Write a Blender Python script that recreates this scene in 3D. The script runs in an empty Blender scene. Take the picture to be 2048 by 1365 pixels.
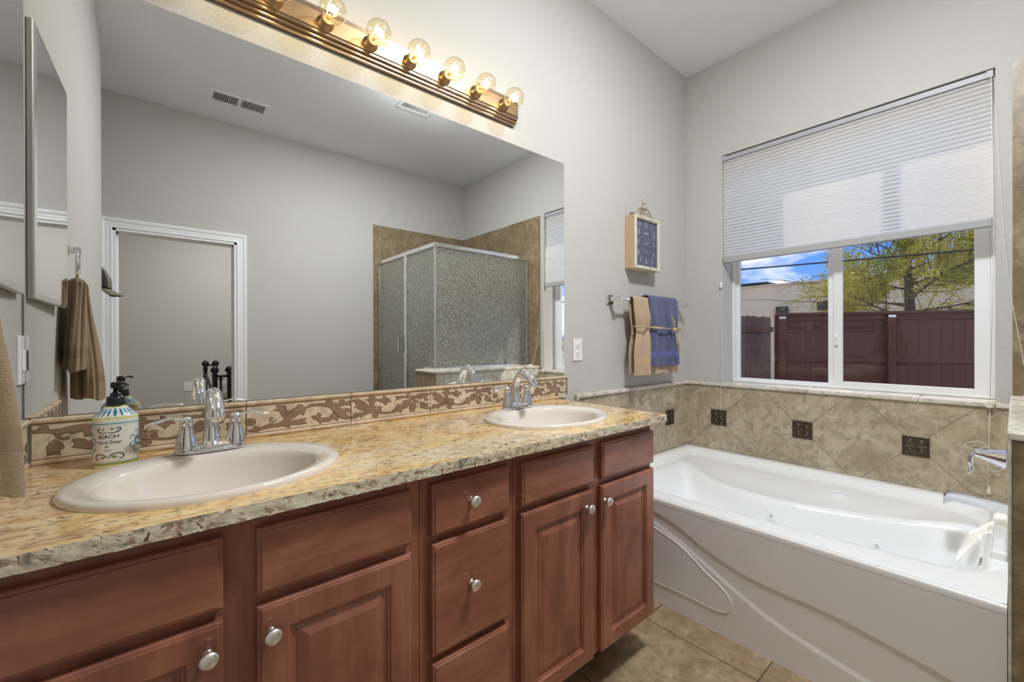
import bpy, bmesh, math, random
from mathutils import Vector, Matrix
from mathutils.geometry import tessellate_polygon
random.seed(7)
SC = bpy.context.scene
COL = SC.collection
PI = math.pi

# ------------------------------------------------------------------ camera
def set_camera():
    yaw, pit, rol = math.radians(40.2145), math.radians(-0.0976), math.radians(-0.1267)
    F = Vector((math.sin(yaw)*math.cos(pit), math.cos(yaw)*math.cos(pit), math.sin(pit)))
    R = Vector((math.cos(yaw), -math.sin(yaw), 0)); U = R.cross(F)
    R2 = R*math.cos(rol)+U*math.sin(rol); U2 = -R*math.sin(rol)+U*math.cos(rol)
    cd = bpy.data.cameras.new('camera'); cd.sensor_width = 36; cd.lens = 852.4/2048*36
    cd.clip_start = 0.02; cd.clip_end = 300
    co = bpy.data.objects.new('camera', cd); COL.objects.link(co)
    m = Matrix((( R2.x, U2.x, -F.x), (R2.y, U2.y, -F.y), (R2.z, U2.z, -F.z))).to_4x4()
    m.translation = (0.23145, -1.5, 1.219); co.matrix_world = m
    SC.camera = co
set_camera()
SC.view_settings.view_transform = 'Standard'; SC.view_settings.look = 'None'
SC.view_settings.exposure = 0.42; SC.view_settings.gamma = 1.0
SC.view_settings.use_curve_mapping = False
try:
    SC.cycles.max_bounces = 14; SC.cycles.diffuse_bounces = 6; SC.cycles.glossy_bounces = 8
    SC.cycles.transmission_bounces = 10; SC.cycles.transparent_max_bounces = 24
    SC.cycles.sample_clamp_indirect = 6; SC.cycles.caustics_reflective = False; SC.cycles.caustics_refractive = False
    SC.cycles.use_denoising = True
except Exception: pass

# ------------------------------------------------------------------ world
def set_world():
    w = bpy.data.worlds.new('sky'); SC.world = w; w.use_nodes = True
    nt = w.node_tree; n = nt.nodes; n.clear(); L = nt.links.new
    out = n.new('ShaderNodeOutputWorld'); bg = n.new('ShaderNodeBackground'); L(bg.outputs[0], out.inputs[0])
    tc = n.new('ShaderNodeTexCoord'); sep = n.new('ShaderNodeSeparateXYZ'); L(tc.outputs['Generated'], sep.inputs[0])
    cr = n.new('ShaderNodeValToRGB'); L(sep.outputs[2], cr.inputs[0])
    e = cr.color_ramp.elements; e[0].position = 0.0; e[0].color = (.30, .27, .22, 1)
    e[1].position = 1.0; e[1].color = (.07, .20, .75, 1)
    for p, c in ((.02, (.20, .43, .92, 1)), (.22, (.085, .28, .90, 1))):
        q = e.new(p); q.color = c
    mp = n.new('ShaderNodeMapping'); mp.inputs['Scale'].default_value = (3.2, 3.2, 9.0); mp.inputs['Location'].default_value = (1.9, .4, .35)
    L(tc.outputs['Generated'], mp.inputs[0])
    no = n.new('ShaderNodeTexNoise'); no.inputs['Scale'].default_value = 1.6; no.inputs['Detail'].default_value = 7; no.inputs['Roughness'].default_value = .55
    L(mp.outputs[0], no.inputs['Vector'])
    c2 = n.new('ShaderNodeValToRGB'); L(no.outputs[0], c2.inputs[0])
    c2.color_ramp.elements[0].position = .46; c2.color_ramp.elements[0].color = (0, 0, 0, 1)
    c2.color_ramp.elements[1].position = .585; c2.color_ramp.elements[1].color = (1, 1, 1, 1)
    mx = n.new('ShaderNodeMix'); mx.data_type = 'RGBA'
    L(c2.outputs[0], mx.inputs[0]); L(cr.outputs[0], mx.inputs[6]); mx.inputs[7].default_value = (.86, .90, .97, 1)
    L(mx.outputs[2], bg.inputs[0]); bg.inputs[1].default_value = .92
set_world()

# ------------------------------------------------------------------ sun and added indoor fill lights
def lamp(name, kind, energy, loc, rot=None, color=(1, 1, 1), size=None, direction=None):
    d = bpy.data.lights.new(name, kind); d.energy = energy; d.color = color
    o = bpy.data.objects.new(name, d); COL.objects.link(o); o.location = loc
    if direction is not None: o.rotation_euler = Vector(direction).to_track_quat('-Z', 'Y').to_euler()
    if kind == 'AREA': d.shape = 'DISK'; d.size = size
    elif kind == 'POINT': d.shadow_soft_size = size
    elif kind == 'SUN': d.angle = math.radians(.6)
    return o
lamp('sun', 'SUN', 2.3, (6, 9, 8), direction=(-.57, -1, -.91), color=(1, .93, .80))
lamp('added_bathroom_fill', 'AREA', 34, (1.55, -1.34, 3.05), direction=(0, 0, -1), size=.30, color=(.955, .985, 1))  # added overhead fill without a fixture, kept out of the mirror's view
lamp('added_ceiling_fill', 'POINT', 12, (1.75, -1.16, 2.93), size=.08, color=(.955, .985, 1))  # unseen fill, added to brighten the ceiling
lamp('added_alcove_fill', 'POINT', 68, (-.62, -2.66, 1.85), size=.12, color=(.95, .98, 1))  # added fill hidden behind the left wall corner, lifts apron and cabinet fronts
lamp('added_bedroom_fill', 'AREA', 33, (1.2, -4.2, 3.0), direction=(0, 0, -1), size=1.2, color=(1, .985, .96))  # made-up fill for the room beyond the doorway, no lamp modelled

# ------------------------------------------------------------------ mesh helpers
class MB:
    def __init__(s): s.bm = bmesh.new(); s.mi = 0; s.smooth = False
    def _f(s, vs, smooth=None):
        try: f = s.bm.faces.new(vs)
        except ValueError: return None
        f.material_index = s.mi; f.smooth = s.smooth if smooth is None else smooth
        return f
    def box(s, x0, x1, y0, y1, z0, z1, bev=0, seg=2):
        x0, x1 = sorted((x0, x1)); y0, y1 = sorted((y0, y1)); z0, z1 = sorted((z0, z1))
        v = [s.bm.verts.new((x, y, z)) for x in (x0, x1) for y in (y0, y1) for z in (z0, z1)]
        fs = [s._f([v[i] for i in q], False) for q in ((0, 1, 3, 2), (4, 6, 7, 5), (0, 4, 5, 1), (2, 3, 7, 6), (0, 2, 6, 4), (1, 5, 7, 3))]
        if bev:
            es = list({e for f in fs for e in f.edges})
            r = bmesh.ops.bevel(s.bm, geom=es, offset=bev, segments=seg, profile=.5, affect='EDGES')
            for f in r['faces']: f.material_index = s.mi
        return s
    def ring_skin(s, rings, closed=True, cap0=False, cap1=False, smooth=True):
        V = [[s.bm.verts.new(p) for p in r] for r in rings]; n = len(V[0])
        for a, b in zip(V, V[1:]):
            for i in range(n if closed else n-1):
                j = (i+1) % n; s._f([a[i], a[j], b[j], b[i]], smooth)
        if cap0: s._f(list(reversed(V[0])), False)
        if cap1: s._f(V[-1], False)
        return V
    def lathe(s, prof, o=(0, 0, 0), axis=(0, 0, 1), n=32, sx=1, sy=1, cap0=False, cap1=False):
        q = Vector((0, 0, 1)).rotation_difference(Vector(axis)); o = Vector(o)
        rings = [[o+q @ Vector((r*sx*math.cos(2*PI*k/n), r*sy*math.sin(2*PI*k/n), h)) for k in range(n)] for r, h in prof]
        s.ring_skin(rings, True, cap0, cap1); return s
    def tube(s, pts, r, n=10, caps=True, flat=1.0, up=None):
        P = [Vector(p) for p in pts]; m = len(P); rad = r if hasattr(r, '__len__') else [r]*m
        rings = []; u = None
        for i in range(m):
            t = (P[min(i+1, m-1)]-P[max(i-1, 0)]).normalized()
            if u is None:
                u = Vector(up) if up else (Vector((0, 0, 1)) if abs(t.z) < .9 else Vector((1, 0, 0)))
            u = (u-t*u.dot(t)).normalized(); w = t.cross(u)
            rings.append([P[i]+u*math.cos(2*PI*k/n)*rad[i]*flat+w*math.sin(2*PI*k/n)*rad[i] for k in range(n)])
        s.ring_skin(rings, True, caps, caps); return s
    def sweep(s, prof, p0, p1, axis='x'):
        """profile of (a,b) pairs swept along an axis; a,b are the two other coordinates"""
        def mk(t, a, b): return {'x': (t, a, b), 'y': (a, t, b), 'z': (a, b, t)}[axis]
        r = [[mk(t, a, b) for a, b in prof] for t in (p0, p1)]
        s.ring_skin(r, True, True, True, False); return s
    def grid(s, f, nu, nv, smooth=True, wrap=False):
        V = [[s.bm.verts.new(f(i/nu, j/nv)) for j in range(nv+1)] for i in range(nu if wrap else nu+1)]
        m = len(V)
        for i in range(m if wrap else m-1):
            for j in range(nv):
                s._f([V[i][j], V[(i+1) % m][j], V[(i+1) % m][j+1], V[i][j+1]], smooth)
        return s
    def rectrings(s, x0, x1, z0, z1, prof, y, sgn=-1):
        """panel in the xz plane facing -y; prof = (inset, height toward the viewer)"""
        rings = []
        for ins, h in prof:
            a, b, c, d = x0+ins, x1-ins, z0+ins, z1-ins
            rings.append([(a, y+sgn*h, c), (b, y+sgn*h, c), (b, y+sgn*h, d), (a, y+sgn*h, d)])
        s.ring_skin(rings, True, True, True, False); return s
    def poly(s, pts3, off=None):
        """flat (concave ok) polygon, optional extrusion by vector off"""
        vs = [s.bm.verts.new(p) for p in pts3]
        for a, b, c in tessellate_polygon([[Vector(p) for p in pts3]]): s._f([vs[a], vs[b], vs[c]], False)
        if off is not None:
            lo = [s.bm.verts.new(Vector(p)-Vector(off)) for p in pts3]; n = len(vs)
            for i in range(n): s._f([vs[i], vs[(i+1) % n], lo[(i+1) % n], lo[i]], False)
        return s
    def build(s, name, mats, parent=None, norm=True, **tags):
        if norm: bmesh.ops.recalc_face_normals(s.bm, faces=s.bm.faces)
        me = bpy.data.meshes.new(name)
        off = wloc(parent) if parent else Vector((0, 0, 0))
        if off.length > 0: bmesh.ops.translate(s.bm, vec=-off, verts=s.bm.verts)
        s.bm.to_mesh(me); s.bm.free()
        for m in (mats if isinstance(mats, (list, tuple)) else [mats]): me.materials.append(m)
        o = bpy.data.objects.new(name, me); COL.objects.link(o)
        if parent: o.parent = parent
        for k, v in tags.items(): o[k] = v
        return o
def wloc(o):
    v = Vector((0, 0, 0))
    while o is not None: v += Vector(o.location); o = o.parent
    return v
def thing(name, label, cat, loc, group=None):
    o = bpy.data.objects.new(name, None); COL.objects.link(o); o.location = loc
    o.empty_display_size = .05; o['label'] = label; o['category'] = cat
    if group: o['group'] = group
    return o
def tag(o, label, cat, group=None):
    o['label'] = label; o['category'] = cat
    if group: o['group'] = group
    return o
def struct(o): o['kind'] = 'structure'; return o
def copy_tree(o, parent=None):
    c = o.copy(); COL.objects.link(c); c.parent = parent
    for ch in list(o.children): copy_tree(ch, c)
    return c
def sm(x): x = max(0, min(1, x)); return x*x*(3-2*x)
def lerp(a, b, t): return a+(b-a)*t
def interp(tab, x):
    if x <= tab[0][0]: return tab[0][1]
    for (a, va), (b, vb) in zip(tab, tab[1:]):
        if x <= b:
            t = (x-a)/(b-a); return va+(vb-va)*sm(t)
    return tab[-1][1]
def cinterp(tab, x):
    n = len(tab)
    if x <= tab[0][0]: return tab[0][1]
    if x >= tab[-1][0]: return tab[-1][1]
    for i in range(n-1):
        if x <= tab[i+1][0]:
            (a, va), (b, vb) = tab[i], tab[i+1]; h = b-a; t = (x-a)/h
            ma = (vb-tab[i-1][1])/(b-tab[i-1][0]) if i > 0 else (vb-va)/h
            mb = (tab[i+2][1]-va)/(tab[i+2][0]-a) if i < n-2 else (vb-va)/h
            return (2*t**3-3*t*t+1)*va+(t**3-2*t*t+t)*h*ma+(-2*t**3+3*t*t)*vb+(t**3-t*t)*h*mb
def spline(pts, n=8):
    P = [Vector(p) for p in pts]; P = [P[0]*2-P[1]]+P+[P[-1]*2-P[-2]]; out = []
    for i in range(1, len(P)-2):
        for k in range(n):
            t = k/n; a, b, c, d = P[i-1:i+3]
            out.append(.5*((2*b)+(c-a)*t+(2*a-5*b+4*c-d)*t*t+(3*b-a-3*c+d)*t**3))
    out.append(P[-2]); return out
def text_mesh(txt, size, shear=0, sx=1.0):
    """returns 2D triangulated text, centred: (verts, faces)"""
    cu = bpy.data.curves.new('lettering', 'FONT'); cu.body = txt; cu.size = size; cu.align_x = 'CENTER'; cu.align_y = 'CENTER'
    cu.shear = shear; cu.resolution_u = 3
    ob = bpy.data.objects.new('lettering', cu); COL.objects.link(ob)
    dg = bpy.context.evaluated_depsgraph_get(); dg.update()
    me = ob.evaluated_get(dg).to_mesh()
    vs = [(v.co.x*sx, v.co.y) for v in me.vertices]; fs = [list(p.vertices) for p in me.polygons]
    ob.evaluated_get(dg).to_mesh_clear(); bpy.data.objects.remove(ob); bpy.data.curves.remove(cu)
    return vs, fs
def add_text(mb, txt, size, fmap, shear=0, sx=1.0):
    vs, fs = text_mesh(txt, size, shear, sx)
    V = [mb.bm.verts.new(fmap(x, y)) for x, y in vs]
    for f in fs: mb._f([V[i] for i in f], False)

# ------------------------------------------------------------------ material helpers
class NT:
    def __init__(s, name):
        s.m = bpy.data.materials.new(name); s.m.use_nodes = True; s.t = s.m.node_tree; s.t.nodes.clear()
        s.out = s.t.nodes.new('ShaderNodeOutputMaterial'); s.tc = None
    def n(s, k): return s.t.nodes.new('ShaderNode'+k)
    def L(s, a, b): s.t.links.new(a, b)
    def put(s, sock, v):
        if v is None: return
        if hasattr(v, 'is_output') or hasattr(v, 'links'): s.L(v, sock)
        else:
            if isinstance(v, (tuple, list)) and len(v) == 3 and sock.type == 'RGBA': v = (*v, 1)
            sock.default_value = v
    def obj(s, scale=(1, 1, 1), rot=(0, 0, 0)):
        if s.tc is None: s.tc = s.n('TexCoord')
        mp = s.n('Mapping'); s.L(s.tc.outputs['Object'], mp.inputs[0])
        mp.inputs['Scale'].default_value = scale; mp.inputs['Rotation'].default_value = rot; return mp.outputs[0]
    def noise(s, vec, scale, detail=4, rough=.5, dist=0):
        k = s.n('TexNoise'); s.put(k.inputs['Vector'], vec); k.inputs['Scale'].default_value = scale
        k.inputs['Detail'].default_value = detail; k.inputs['Roughness'].default_value = rough; k.inputs['Distortion'].default_value = dist
        return k.outputs[0]
    def ramp(s, fac, stops, const=False):
        k = s.n('ValToRGB'); s.put(k.inputs[0], fac); e = k.color_ramp.elements
        if const: k.color_ramp.interpolation = 'CONSTANT'
        while len(e) > 1: e.remove(e[-1])
        for i, (p, c) in enumerate(stops):
            q = e[0] if i == 0 else e.new(p); q.position = p
            q.color = (c, c, c, 1) if not hasattr(c, '__len__') else (*c[:3], 1)
        return k.outputs[0]
    def mix(s, f, a, b, mode='MIX'):
        k = s.n('Mix'); k.data_type = 'RGBA'; k.blend_type = mode
        s.put(k.inputs[0], f); s.put(k.inputs[6], a); s.put(k.inputs[7], b); return k.outputs[2]
    def ma(s, op, a, b=None, c=None):
        k = s.n('Math'); k.operation = op; s.put(k.inputs[0], a)
        if b is not None: s.put(k.inputs[1], b)
        if c is not None: s.put(k.inputs[2], c)
        return k.outputs[0]
    def xyz(s, vec=None):
        k = s.n('SeparateXYZ')
        if vec is None: vec = s.obj()
        s.L(vec, k.inputs[0]); return k.outputs
    def bump(s, h, strength=.3, dist=.002):
        k = s.n('Bump'); s.put(k.inputs['Height'], h); k.inputs['Strength'].default_value = strength; k.inputs['Distance'].default_value = dist
        return k.outputs[0]
    def pbr(s, color, rough=.5, metal=0, normal=None, **kw):
        k = s.n('BsdfPrincipled'); s.put(k.inputs['Base Color'], color); s.put(k.inputs['Roughness'], rough); s.put(k.inputs['Metallic'], metal)
        if normal is not None: s.L(normal, k.inputs['Normal'])
        for a, v in kw.items(): s.put(k.inputs[a.replace('_', ' ')], v)
        s.L(k.outputs[0], s.out.inputs[0]); s.b = k; return s.m
def simple(name, color, rough=.5, metal=0, var=.06, scale=12, bump=0, bscale=200, bdist=.001, **kw):
    t = NT(name); v = t.obj()
    nz = t.noise(v, scale, 3)
    c = t.mix(nz, tuple(x*(1-var) for x in color), tuple(min(1, x*(1+var)) for x in color))
    nm = t.bump(t.noise(v, bscale, 3), bump, bdist) if bump else None
    return t.pbr(c, rough, metal, nm, **kw)

def paint_mat(name, color, bs=.35):
    t = NT(name); v = t.obj(); h = t.ramp(t.noise(v, 95, 3, .55, .4), [(.40, 0), (.60, 1)])
    return t.pbr(t.mix(t.noise(v, 2, 2), tuple(c*.985 for c in color), color), .75, 0, t.bump(h, bs, .0018))
M_WALL = paint_mat('wall_paint', (.555, .542, .515))
M_CEIL = paint_mat('ceiling_paint', (.90, .925, .97), .2)
M_TRIM = simple('white_trim_paint', (.90, .91, .93), .35, var=.02)
M_VINYL = simple('white_vinyl', (.82, .83, .85), .3, var=.02)
M_PLASTIC = simple('white_plastic', (.85, .85, .86), .3, var=.02)
def chrome_mat(name, c=(.82, .83, .85), r=.06):
    return simple(name, c, r, 1, var=.02)
M_CHROME = chrome_mat('polished_chrome')
M_NICKEL = chrome_mat('satin_nickel', (.93, .90, .84), .30)
M_BRONZE = simple('antique_brass_metal', (.36, .235, .13), .36, 1, var=.1)
M_BARRAIL = simple('brushed_rail_metal', (.46, .33, .22), .20, 1, var=.1)
M_MIRROR = simple('mirror_silver', (.90, .915, .91), .0, 1, var=.0)
M_BLACK = simple('black_plastic', (.012, .013, .018), .22, var=.1)
M_IRON = simple('black_iron', (.015, .013, .012), .35, .3, var=.2)
M_DARK = simple('dark_slot', (.03, .03, .03), .7)
M_PORC = simple('almond_porcelain', (.80, .735, .66), .08, var=.015, Coat_Weight=.5)
M_ACRYL = simple('white_acrylic', (.90, .91, .92), .12, var=.01, Coat_Weight=.3)
M_CORD = simple('white_cord', (.80, .78, .72), .6)

def travertine(name, c0, c1, c2, grout=None, kind=None, rough=.35, bmp=.5):
    t = NT(name); v = t.obj()
    a = t.noise(v, 5.5, 8, .62, 1.3); b = t.noise(v, 26, 6, .6, .8)
    col = t.ramp(a, [(.30, c0), (.50, c1), (.70, c2)])
    col = t.mix(t.ramp(b, [(.36, .75), (.54, 0)]), col, tuple(x*.60 for x in c1))
    pits = t.ramp(t.noise(v, 60, 6, .7, 1.5), [(.30, 1), (.40, 0)])
    zone = t.ramp(t.noise(v, 4.2, 3, .5), [(.5, 0), (.62, 1)])
    pz = t.ma('MULTIPLY', pits, zone)
    col = t.mix(t.ma('MULTIPLY', pz, .5), col, tuple(x*.45 for x in c0))
    h = t.ma('SUBTRACT', t.ma('MULTIPLY', b, .3), pz)
    if kind:
        X, Y, Z = t.xyz(v)
        def line(e, per, w=.0035):
            fr = t.ma('FRACT', t.ma('DIVIDE', e, per)); d = t.ma('ABSOLUTE', t.ma('SUBTRACT', fr, .5))
            return t.ma('GREATER_THAN', d, .5-w/per/2)
        if kind[0] == 'diag':
            _, ax, ctr, zc, per = kind
            u = t.ma('SUBTRACT', X if ax == 'x' else Y, ctr); z = t.ma('SUBTRACT', Z, zc)
            g = t.ma('MAXIMUM', line(t.ma('ADD', u, z), per, .0055), line(t.ma('SUBTRACT', u, z), per, .0055))
        elif kind[0] == 'grid':
            _, pu, ou, pv, ov = kind
            # wall grid: horizontal coordinate is x+y (only one of them varies on a wall), vertical z
            g = t.ma('MAXIMUM', line(t.ma('SUBTRACT', t.ma('ADD', X, Y), ou), pu), line(t.ma('SUBTRACT', Z, ov), pv))
        elif kind[0] == 'floor':
            _, per, ox, oy = kind
            g = t.ma('MAXIMUM', line(t.ma('SUBTRACT', X, ox), per, .006), line(t.ma('SUBTRACT', Y, oy), per, .006))
        col = t.mix(g, col, grout); h = t.ma('SUBTRACT', h, t.ma('MULTIPLY', g, 1.5))
    return t.pbr(col, rough, 0, t.bump(h, bmp, .0025))
TR = ((.34, .275, .18), (.47, .395, .275), (.60, .53, .40))
M_TILE_Y = travertine('diagonal_travertine_window_wall', *TR, grout=(.25, .20, .14), kind=('diag', 'y', -.227, .70, .477))
M_TILE_X = travertine('diagonal_travertine_vanity_wall', *TR, grout=(.30, .25, .18), kind=('diag', 'x', 2.866, .705, .477))
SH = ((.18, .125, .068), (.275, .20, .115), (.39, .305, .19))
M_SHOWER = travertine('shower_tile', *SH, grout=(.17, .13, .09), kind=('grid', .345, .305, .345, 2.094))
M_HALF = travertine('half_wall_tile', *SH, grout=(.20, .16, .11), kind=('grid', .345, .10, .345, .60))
M_HALF_SUN = travertine('half_wall_painted_sunlight_tile', (.60, .56, .46), (.70, .66, .56), (.78, .75, .66), grout=(.34, .29, .21), kind=('grid', .166, .035, .345, .60))  # tub face: sunlight and glare painted in as paler tile colours
M_CAP = travertine('cream_stone_cap', (.62, .56, .45), (.74, .69, .58), (.80, .76, .68), rough=.25, bmp=.1)
M_LINER = travertine('tan_stone_liner', (.50, .36, .23), (.63, .49, .34), (.70, .58, .44), rough=.4, bmp=.25)
FL = ((.24, .165, .095), (.36, .26, .155), (.47, .36, .235))
M_FLOOR = travertine('floor_tile', *FL, grout=(.13, .085, .05), kind=('floor', .457, 1.88, -.905), rough=.3, bmp=.35)

def granite(name, edge=False):
    t = NT(name); v = t.obj(); vs = t.obj((11, 30, 30), (0, 0, .16))
    a = t.noise(vs, 1.0, 6, .6, .9); big = t.noise(t.obj((1.2, 3.2, 3.2), (0, 0, .12)), 1.5, 4, .6, .5)
    if edge:
        col = t.ramp(t.noise(v, 22, 6, .65, .8), [(.30, (.20, .17, .14)), (.42, (.66, .59, .44)), (.6, (.84, .77, .60)), (.75, (.62, .62, .62))])
        col = t.mix(t.ramp(big, [(.5, 0), (.65, .5)]), col, (.62, .46, .24))
    else:
        gold = t.ramp(a, [(.28, (.40, .21, .085)), (.40, (.68, .42, .17)), (.52, (.86, .60, .25)), (.68, (.88, .71, .39))])
        pale = t.ramp(a, [(.30, (.48, .36, .26)), (.5, (.78, .62, .39)), (.7, (.84, .75, .57))])
        col = t.mix(t.ramp(big, [(.44, 0), (.60, 1)]), gold, pale)
    sp = t.ramp(t.noise(t.obj((55, 55, 55)) if edge else t.obj((27, 62, 40), (0, 0, .16)), 1.0, 3, .6, 1.1), [(.33, 1), (.385, 0)])
    col = t.mix(t.ma('MULTIPLY', sp, .95), col, (.10, .045, .035))
    sp2 = t.ramp(t.noise(t.obj((42, 90, 60), (0, 0, .16)), 1.3, 2, .5, .6), [(.385, 1), (.43, 0)])
    col = t.mix(t.ma('MULTIPLY', sp2, .7), col, (.30, .17, .10))
    if edge: return t.pbr(col, .35, 0, t.bump(t.noise(v, 90, 5, .65), .55, .005))
    return t.pbr(col, .14, 0, None, Coat_Weight=.25)
M_GRAN = granite('golden_granite'); M_GRANE = granite('rough_granite_edge', True)

def wood(name, dirx):
    t = NT(name)
    vs = t.obj((4, 60, 60) if dirx else (60, 60, 4)); g = t.noise(vs, 1.0, 5, .6, .3)
    bl = t.noise(t.obj((3.5, 9, 9) if dirx else (8, 8, 3.0)), 1.2, 4, .55, .6)
    col = t.ramp(bl, [(.30, (.20, .070, .044)), (.50, (.31, .115, .070)), (.72, (.43, .180, .105))])
    col = t.mix(t.ramp(g, [(.35, .35), (.6, 0)]), col, (.19, .062, .042))
    return t.pbr(col, .34, 0, t.bump(g, .06, .0006), Coat_Weight=.35, Coat_Roughness=.18)
M_WX = wood('cherry_wood_horizontal', True); M_WZ = wood('cherry_wood_vertical', False)
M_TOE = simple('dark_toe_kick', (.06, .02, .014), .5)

def terry(name, c, bandz=None, bandc=None, s=1.0):
    t = NT(name); v = t.obj(); nz = t.noise(v, 420*s, 3, .7); lo = t.noise(v, 30, 3, .6)
    col = t.mix(nz, tuple(x*.72 for x in c), tuple(min(1, x*1.22) for x in c))
    col = t.mix(t.ma('MULTIPLY', lo, .35), col, tuple(x*.75 for x in c))
    return t.pbr(col, .95, 0, t.bump(nz, .8, .004), Sheen_Weight=.25)
M_TPEACH = terry('peach_terry', (.60, .42, .27)); M_TBLUE = terry('slate_blue_terry', (.085, .095, .225)); M_TBROWN = terry('brown_terry', (.38, .265, .155))
M_BAND_B = simple('blue_woven_band', (.12, .13, .33), .8, bump=.3, bscale=600); M_BAND_P = simple('peach_woven_band', (.56, .38, .23), .8, bump=.3, bscale=600)
M_BAND_W = simple('brown_woven_band', (.27, .18, .11), .8, bump=.3, bscale=600)
M_RAFFIA = simple('raffia', (.52, .43, .25), .7, var=.35, scale=90)

def glass_pane(name, tint=(.97, .985, .98), refl=1.0):
    t = NT(name); tr = t.n('BsdfTransparent'); tr.inputs[0].default_value = (*tint, 1)
    gl = t.n('BsdfGlossy'); gl.inputs['Roughness'].default_value = .0
    lw = t.n('LayerWeight'); lw.inputs[0].default_value = .5
    fr = t.ma('MULTIPLY_ADD', t.ma('POWER', lw.outputs['Facing'], 4.5), .55*refl, .035*refl)
    k = t.n('MixShader'); t.L(fr, k.inputs[0]); t.L(tr.outputs[0], k.inputs[1]); t.L(gl.outputs[0], k.inputs[2])
    t.L(k.outputs[0], t.out.inputs[0]); return t.m
M_PANE = glass_pane('window_glass', (.985, .99, .985)); M_BULB = glass_pane('clear_bulb_glass', (.98, .93, .80), 2.2)
def obscure():
    t = NT('obscure_shower_glass'); v = t.obj((1, 1, .45)); h = t.noise(v, 130, 3, .6, 1.2); b = t.bump(h, 1.0, .006)
    gl = t.n('BsdfGlossy'); gl.inputs['Roughness'].default_value = .12; gl.inputs[0].default_value = (.95, .98, 1, 1); t.L(b, gl.inputs['Normal'])
    rf = t.n('BsdfRefraction'); rf.inputs['IOR'].default_value = 1.12; rf.inputs['Roughness'].default_value = .18; rf.inputs[0].default_value = (.93, .96, .84, 1); t.L(b, rf.inputs['Normal'])
    tl = t.n('BsdfTranslucent'); tl.inputs[0].default_value = (.55, .62, .58, 1)
    tr = t.n('BsdfTransparent'); tr.inputs[0].default_value = (.88, .93, .88, 1)
    a = t.n('MixShader'); a.inputs[0].default_value = .35; t.L(rf.outputs[0], a.inputs[1]); t.L(tr.outputs[0], a.inputs[2])
    c = t.n('MixShader'); c.inputs[0].default_value = .12; t.L(a.outputs[0], c.inputs[1]); t.L(tl.outputs[0], c.inputs[2])
    lw = t.n('LayerWeight'); lw.inputs[0].default_value = .5
    df = t.n('BsdfDiffuse'); df.inputs[0].default_value = (.60, .60, .44, 1); c0 = c; c = t.n('MixShader'); c.inputs[0].default_value = .13; t.L(c0.outputs[0], c.inputs[1]); t.L(df.outputs[0], c.inputs[2])
    gr = t.ramp(t.noise(t.obj((1, 1, .55)), 105, 2, .5, 1.0), [(.44, .08), (.56, .48)]); fr = t.ma('MULTIPLY_ADD', t.ma('POWER', lw.outputs['Facing'], 3.0), .5, gr)
    k = t.n('MixShader'); t.L(fr, k.inputs[0]); t.L(c.outputs[0], k.inputs[1]); t.L(gl.outputs[0], k.inputs[2])
    t.L(k.outputs[0], t.out.inputs[0]); return t.m
M_OBSC = obscure()
def blind_mat():
    t = NT('blind_fabric'); d = t.n('BsdfDiffuse'); d.inputs[0].default_value = (.90, .89, .88, 1)
    l = t.n('BsdfTranslucent'); l.inputs[0].default_value = (.97, .95, .92, 1)
    k = t.n('MixShader'); k.inputs[0].default_value = .55; t.L(d.outputs[0], k.inputs[1]); t.L(l.outputs[0], k.inputs[2]); t.L(k.outputs[0], t.out.inputs[0]); return t.m
M_BLIND = blind_mat()
def emit(name, c, s):
    t = NT(name); e = t.n('Emission'); e.inputs[0].default_value = (*c, 1); e.inputs[1].default_value = s; t.L(e.outputs[0], t.out.inputs[0]); return t.m
M_FIL = emit('glowing_filament', (1, .72, .36), 60)

# ================================================================== SETTING
H = 3.067; XR = 3.111; YF = -2.827
def sbox(name, x0, x1, y0, y1, z0, z1, m, bev=0):
    return struct(MB().box(x0, x1, y0, y1, z0, z1, bev).build(name, m))
sbox('floor', -1.2, 3.4, -2.95, .12, -.12, 0, M_FLOOR)
sbox('ceiling', -1.2, 3.4, -2.95, .12, H, H+.12, M_CEIL)
sbox('wall_back', -.14, 3.4, 0, .14, 0, H, M_WALL)
def wall_left():
    mb = MB(); mb.box(-1.2, 0, -2.12, 0, 0, H)
    es = [e for e in mb.bm.edges if all(abs(v.co.x) < 1e-6 and abs(v.co.y+2.12) < 1e-6 for v in e.verts)]
    bmesh.ops.bevel(mb.bm, geom=es, offset=.018, segments=6, profile=.5, affect='EDGES')
    return struct(mb.build('wall_left', M_WALL))
wall_left()
sbox('wall_left', -1.2, -.30, -2.95, -2.12, 0, H, M_WALL)
# window wall with its opening
WY0, WY1, WZ0, WZ1 = -1.44, -.245, .918, 2.435
def wall_right():
    mb = MB()
    mb.box(XR, 3.33, -2.95, WY0, 0, H); mb.box(XR, 3.33, WY1, .0, 0, H)
    mb.box(XR, 3.33, WY0, WY1, 0, WZ0); mb.box(XR, 3.33, WY0, WY1, WZ1, H)
    return struct(mb.build('wall_right', M_WALL))
wall_right()
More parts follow.
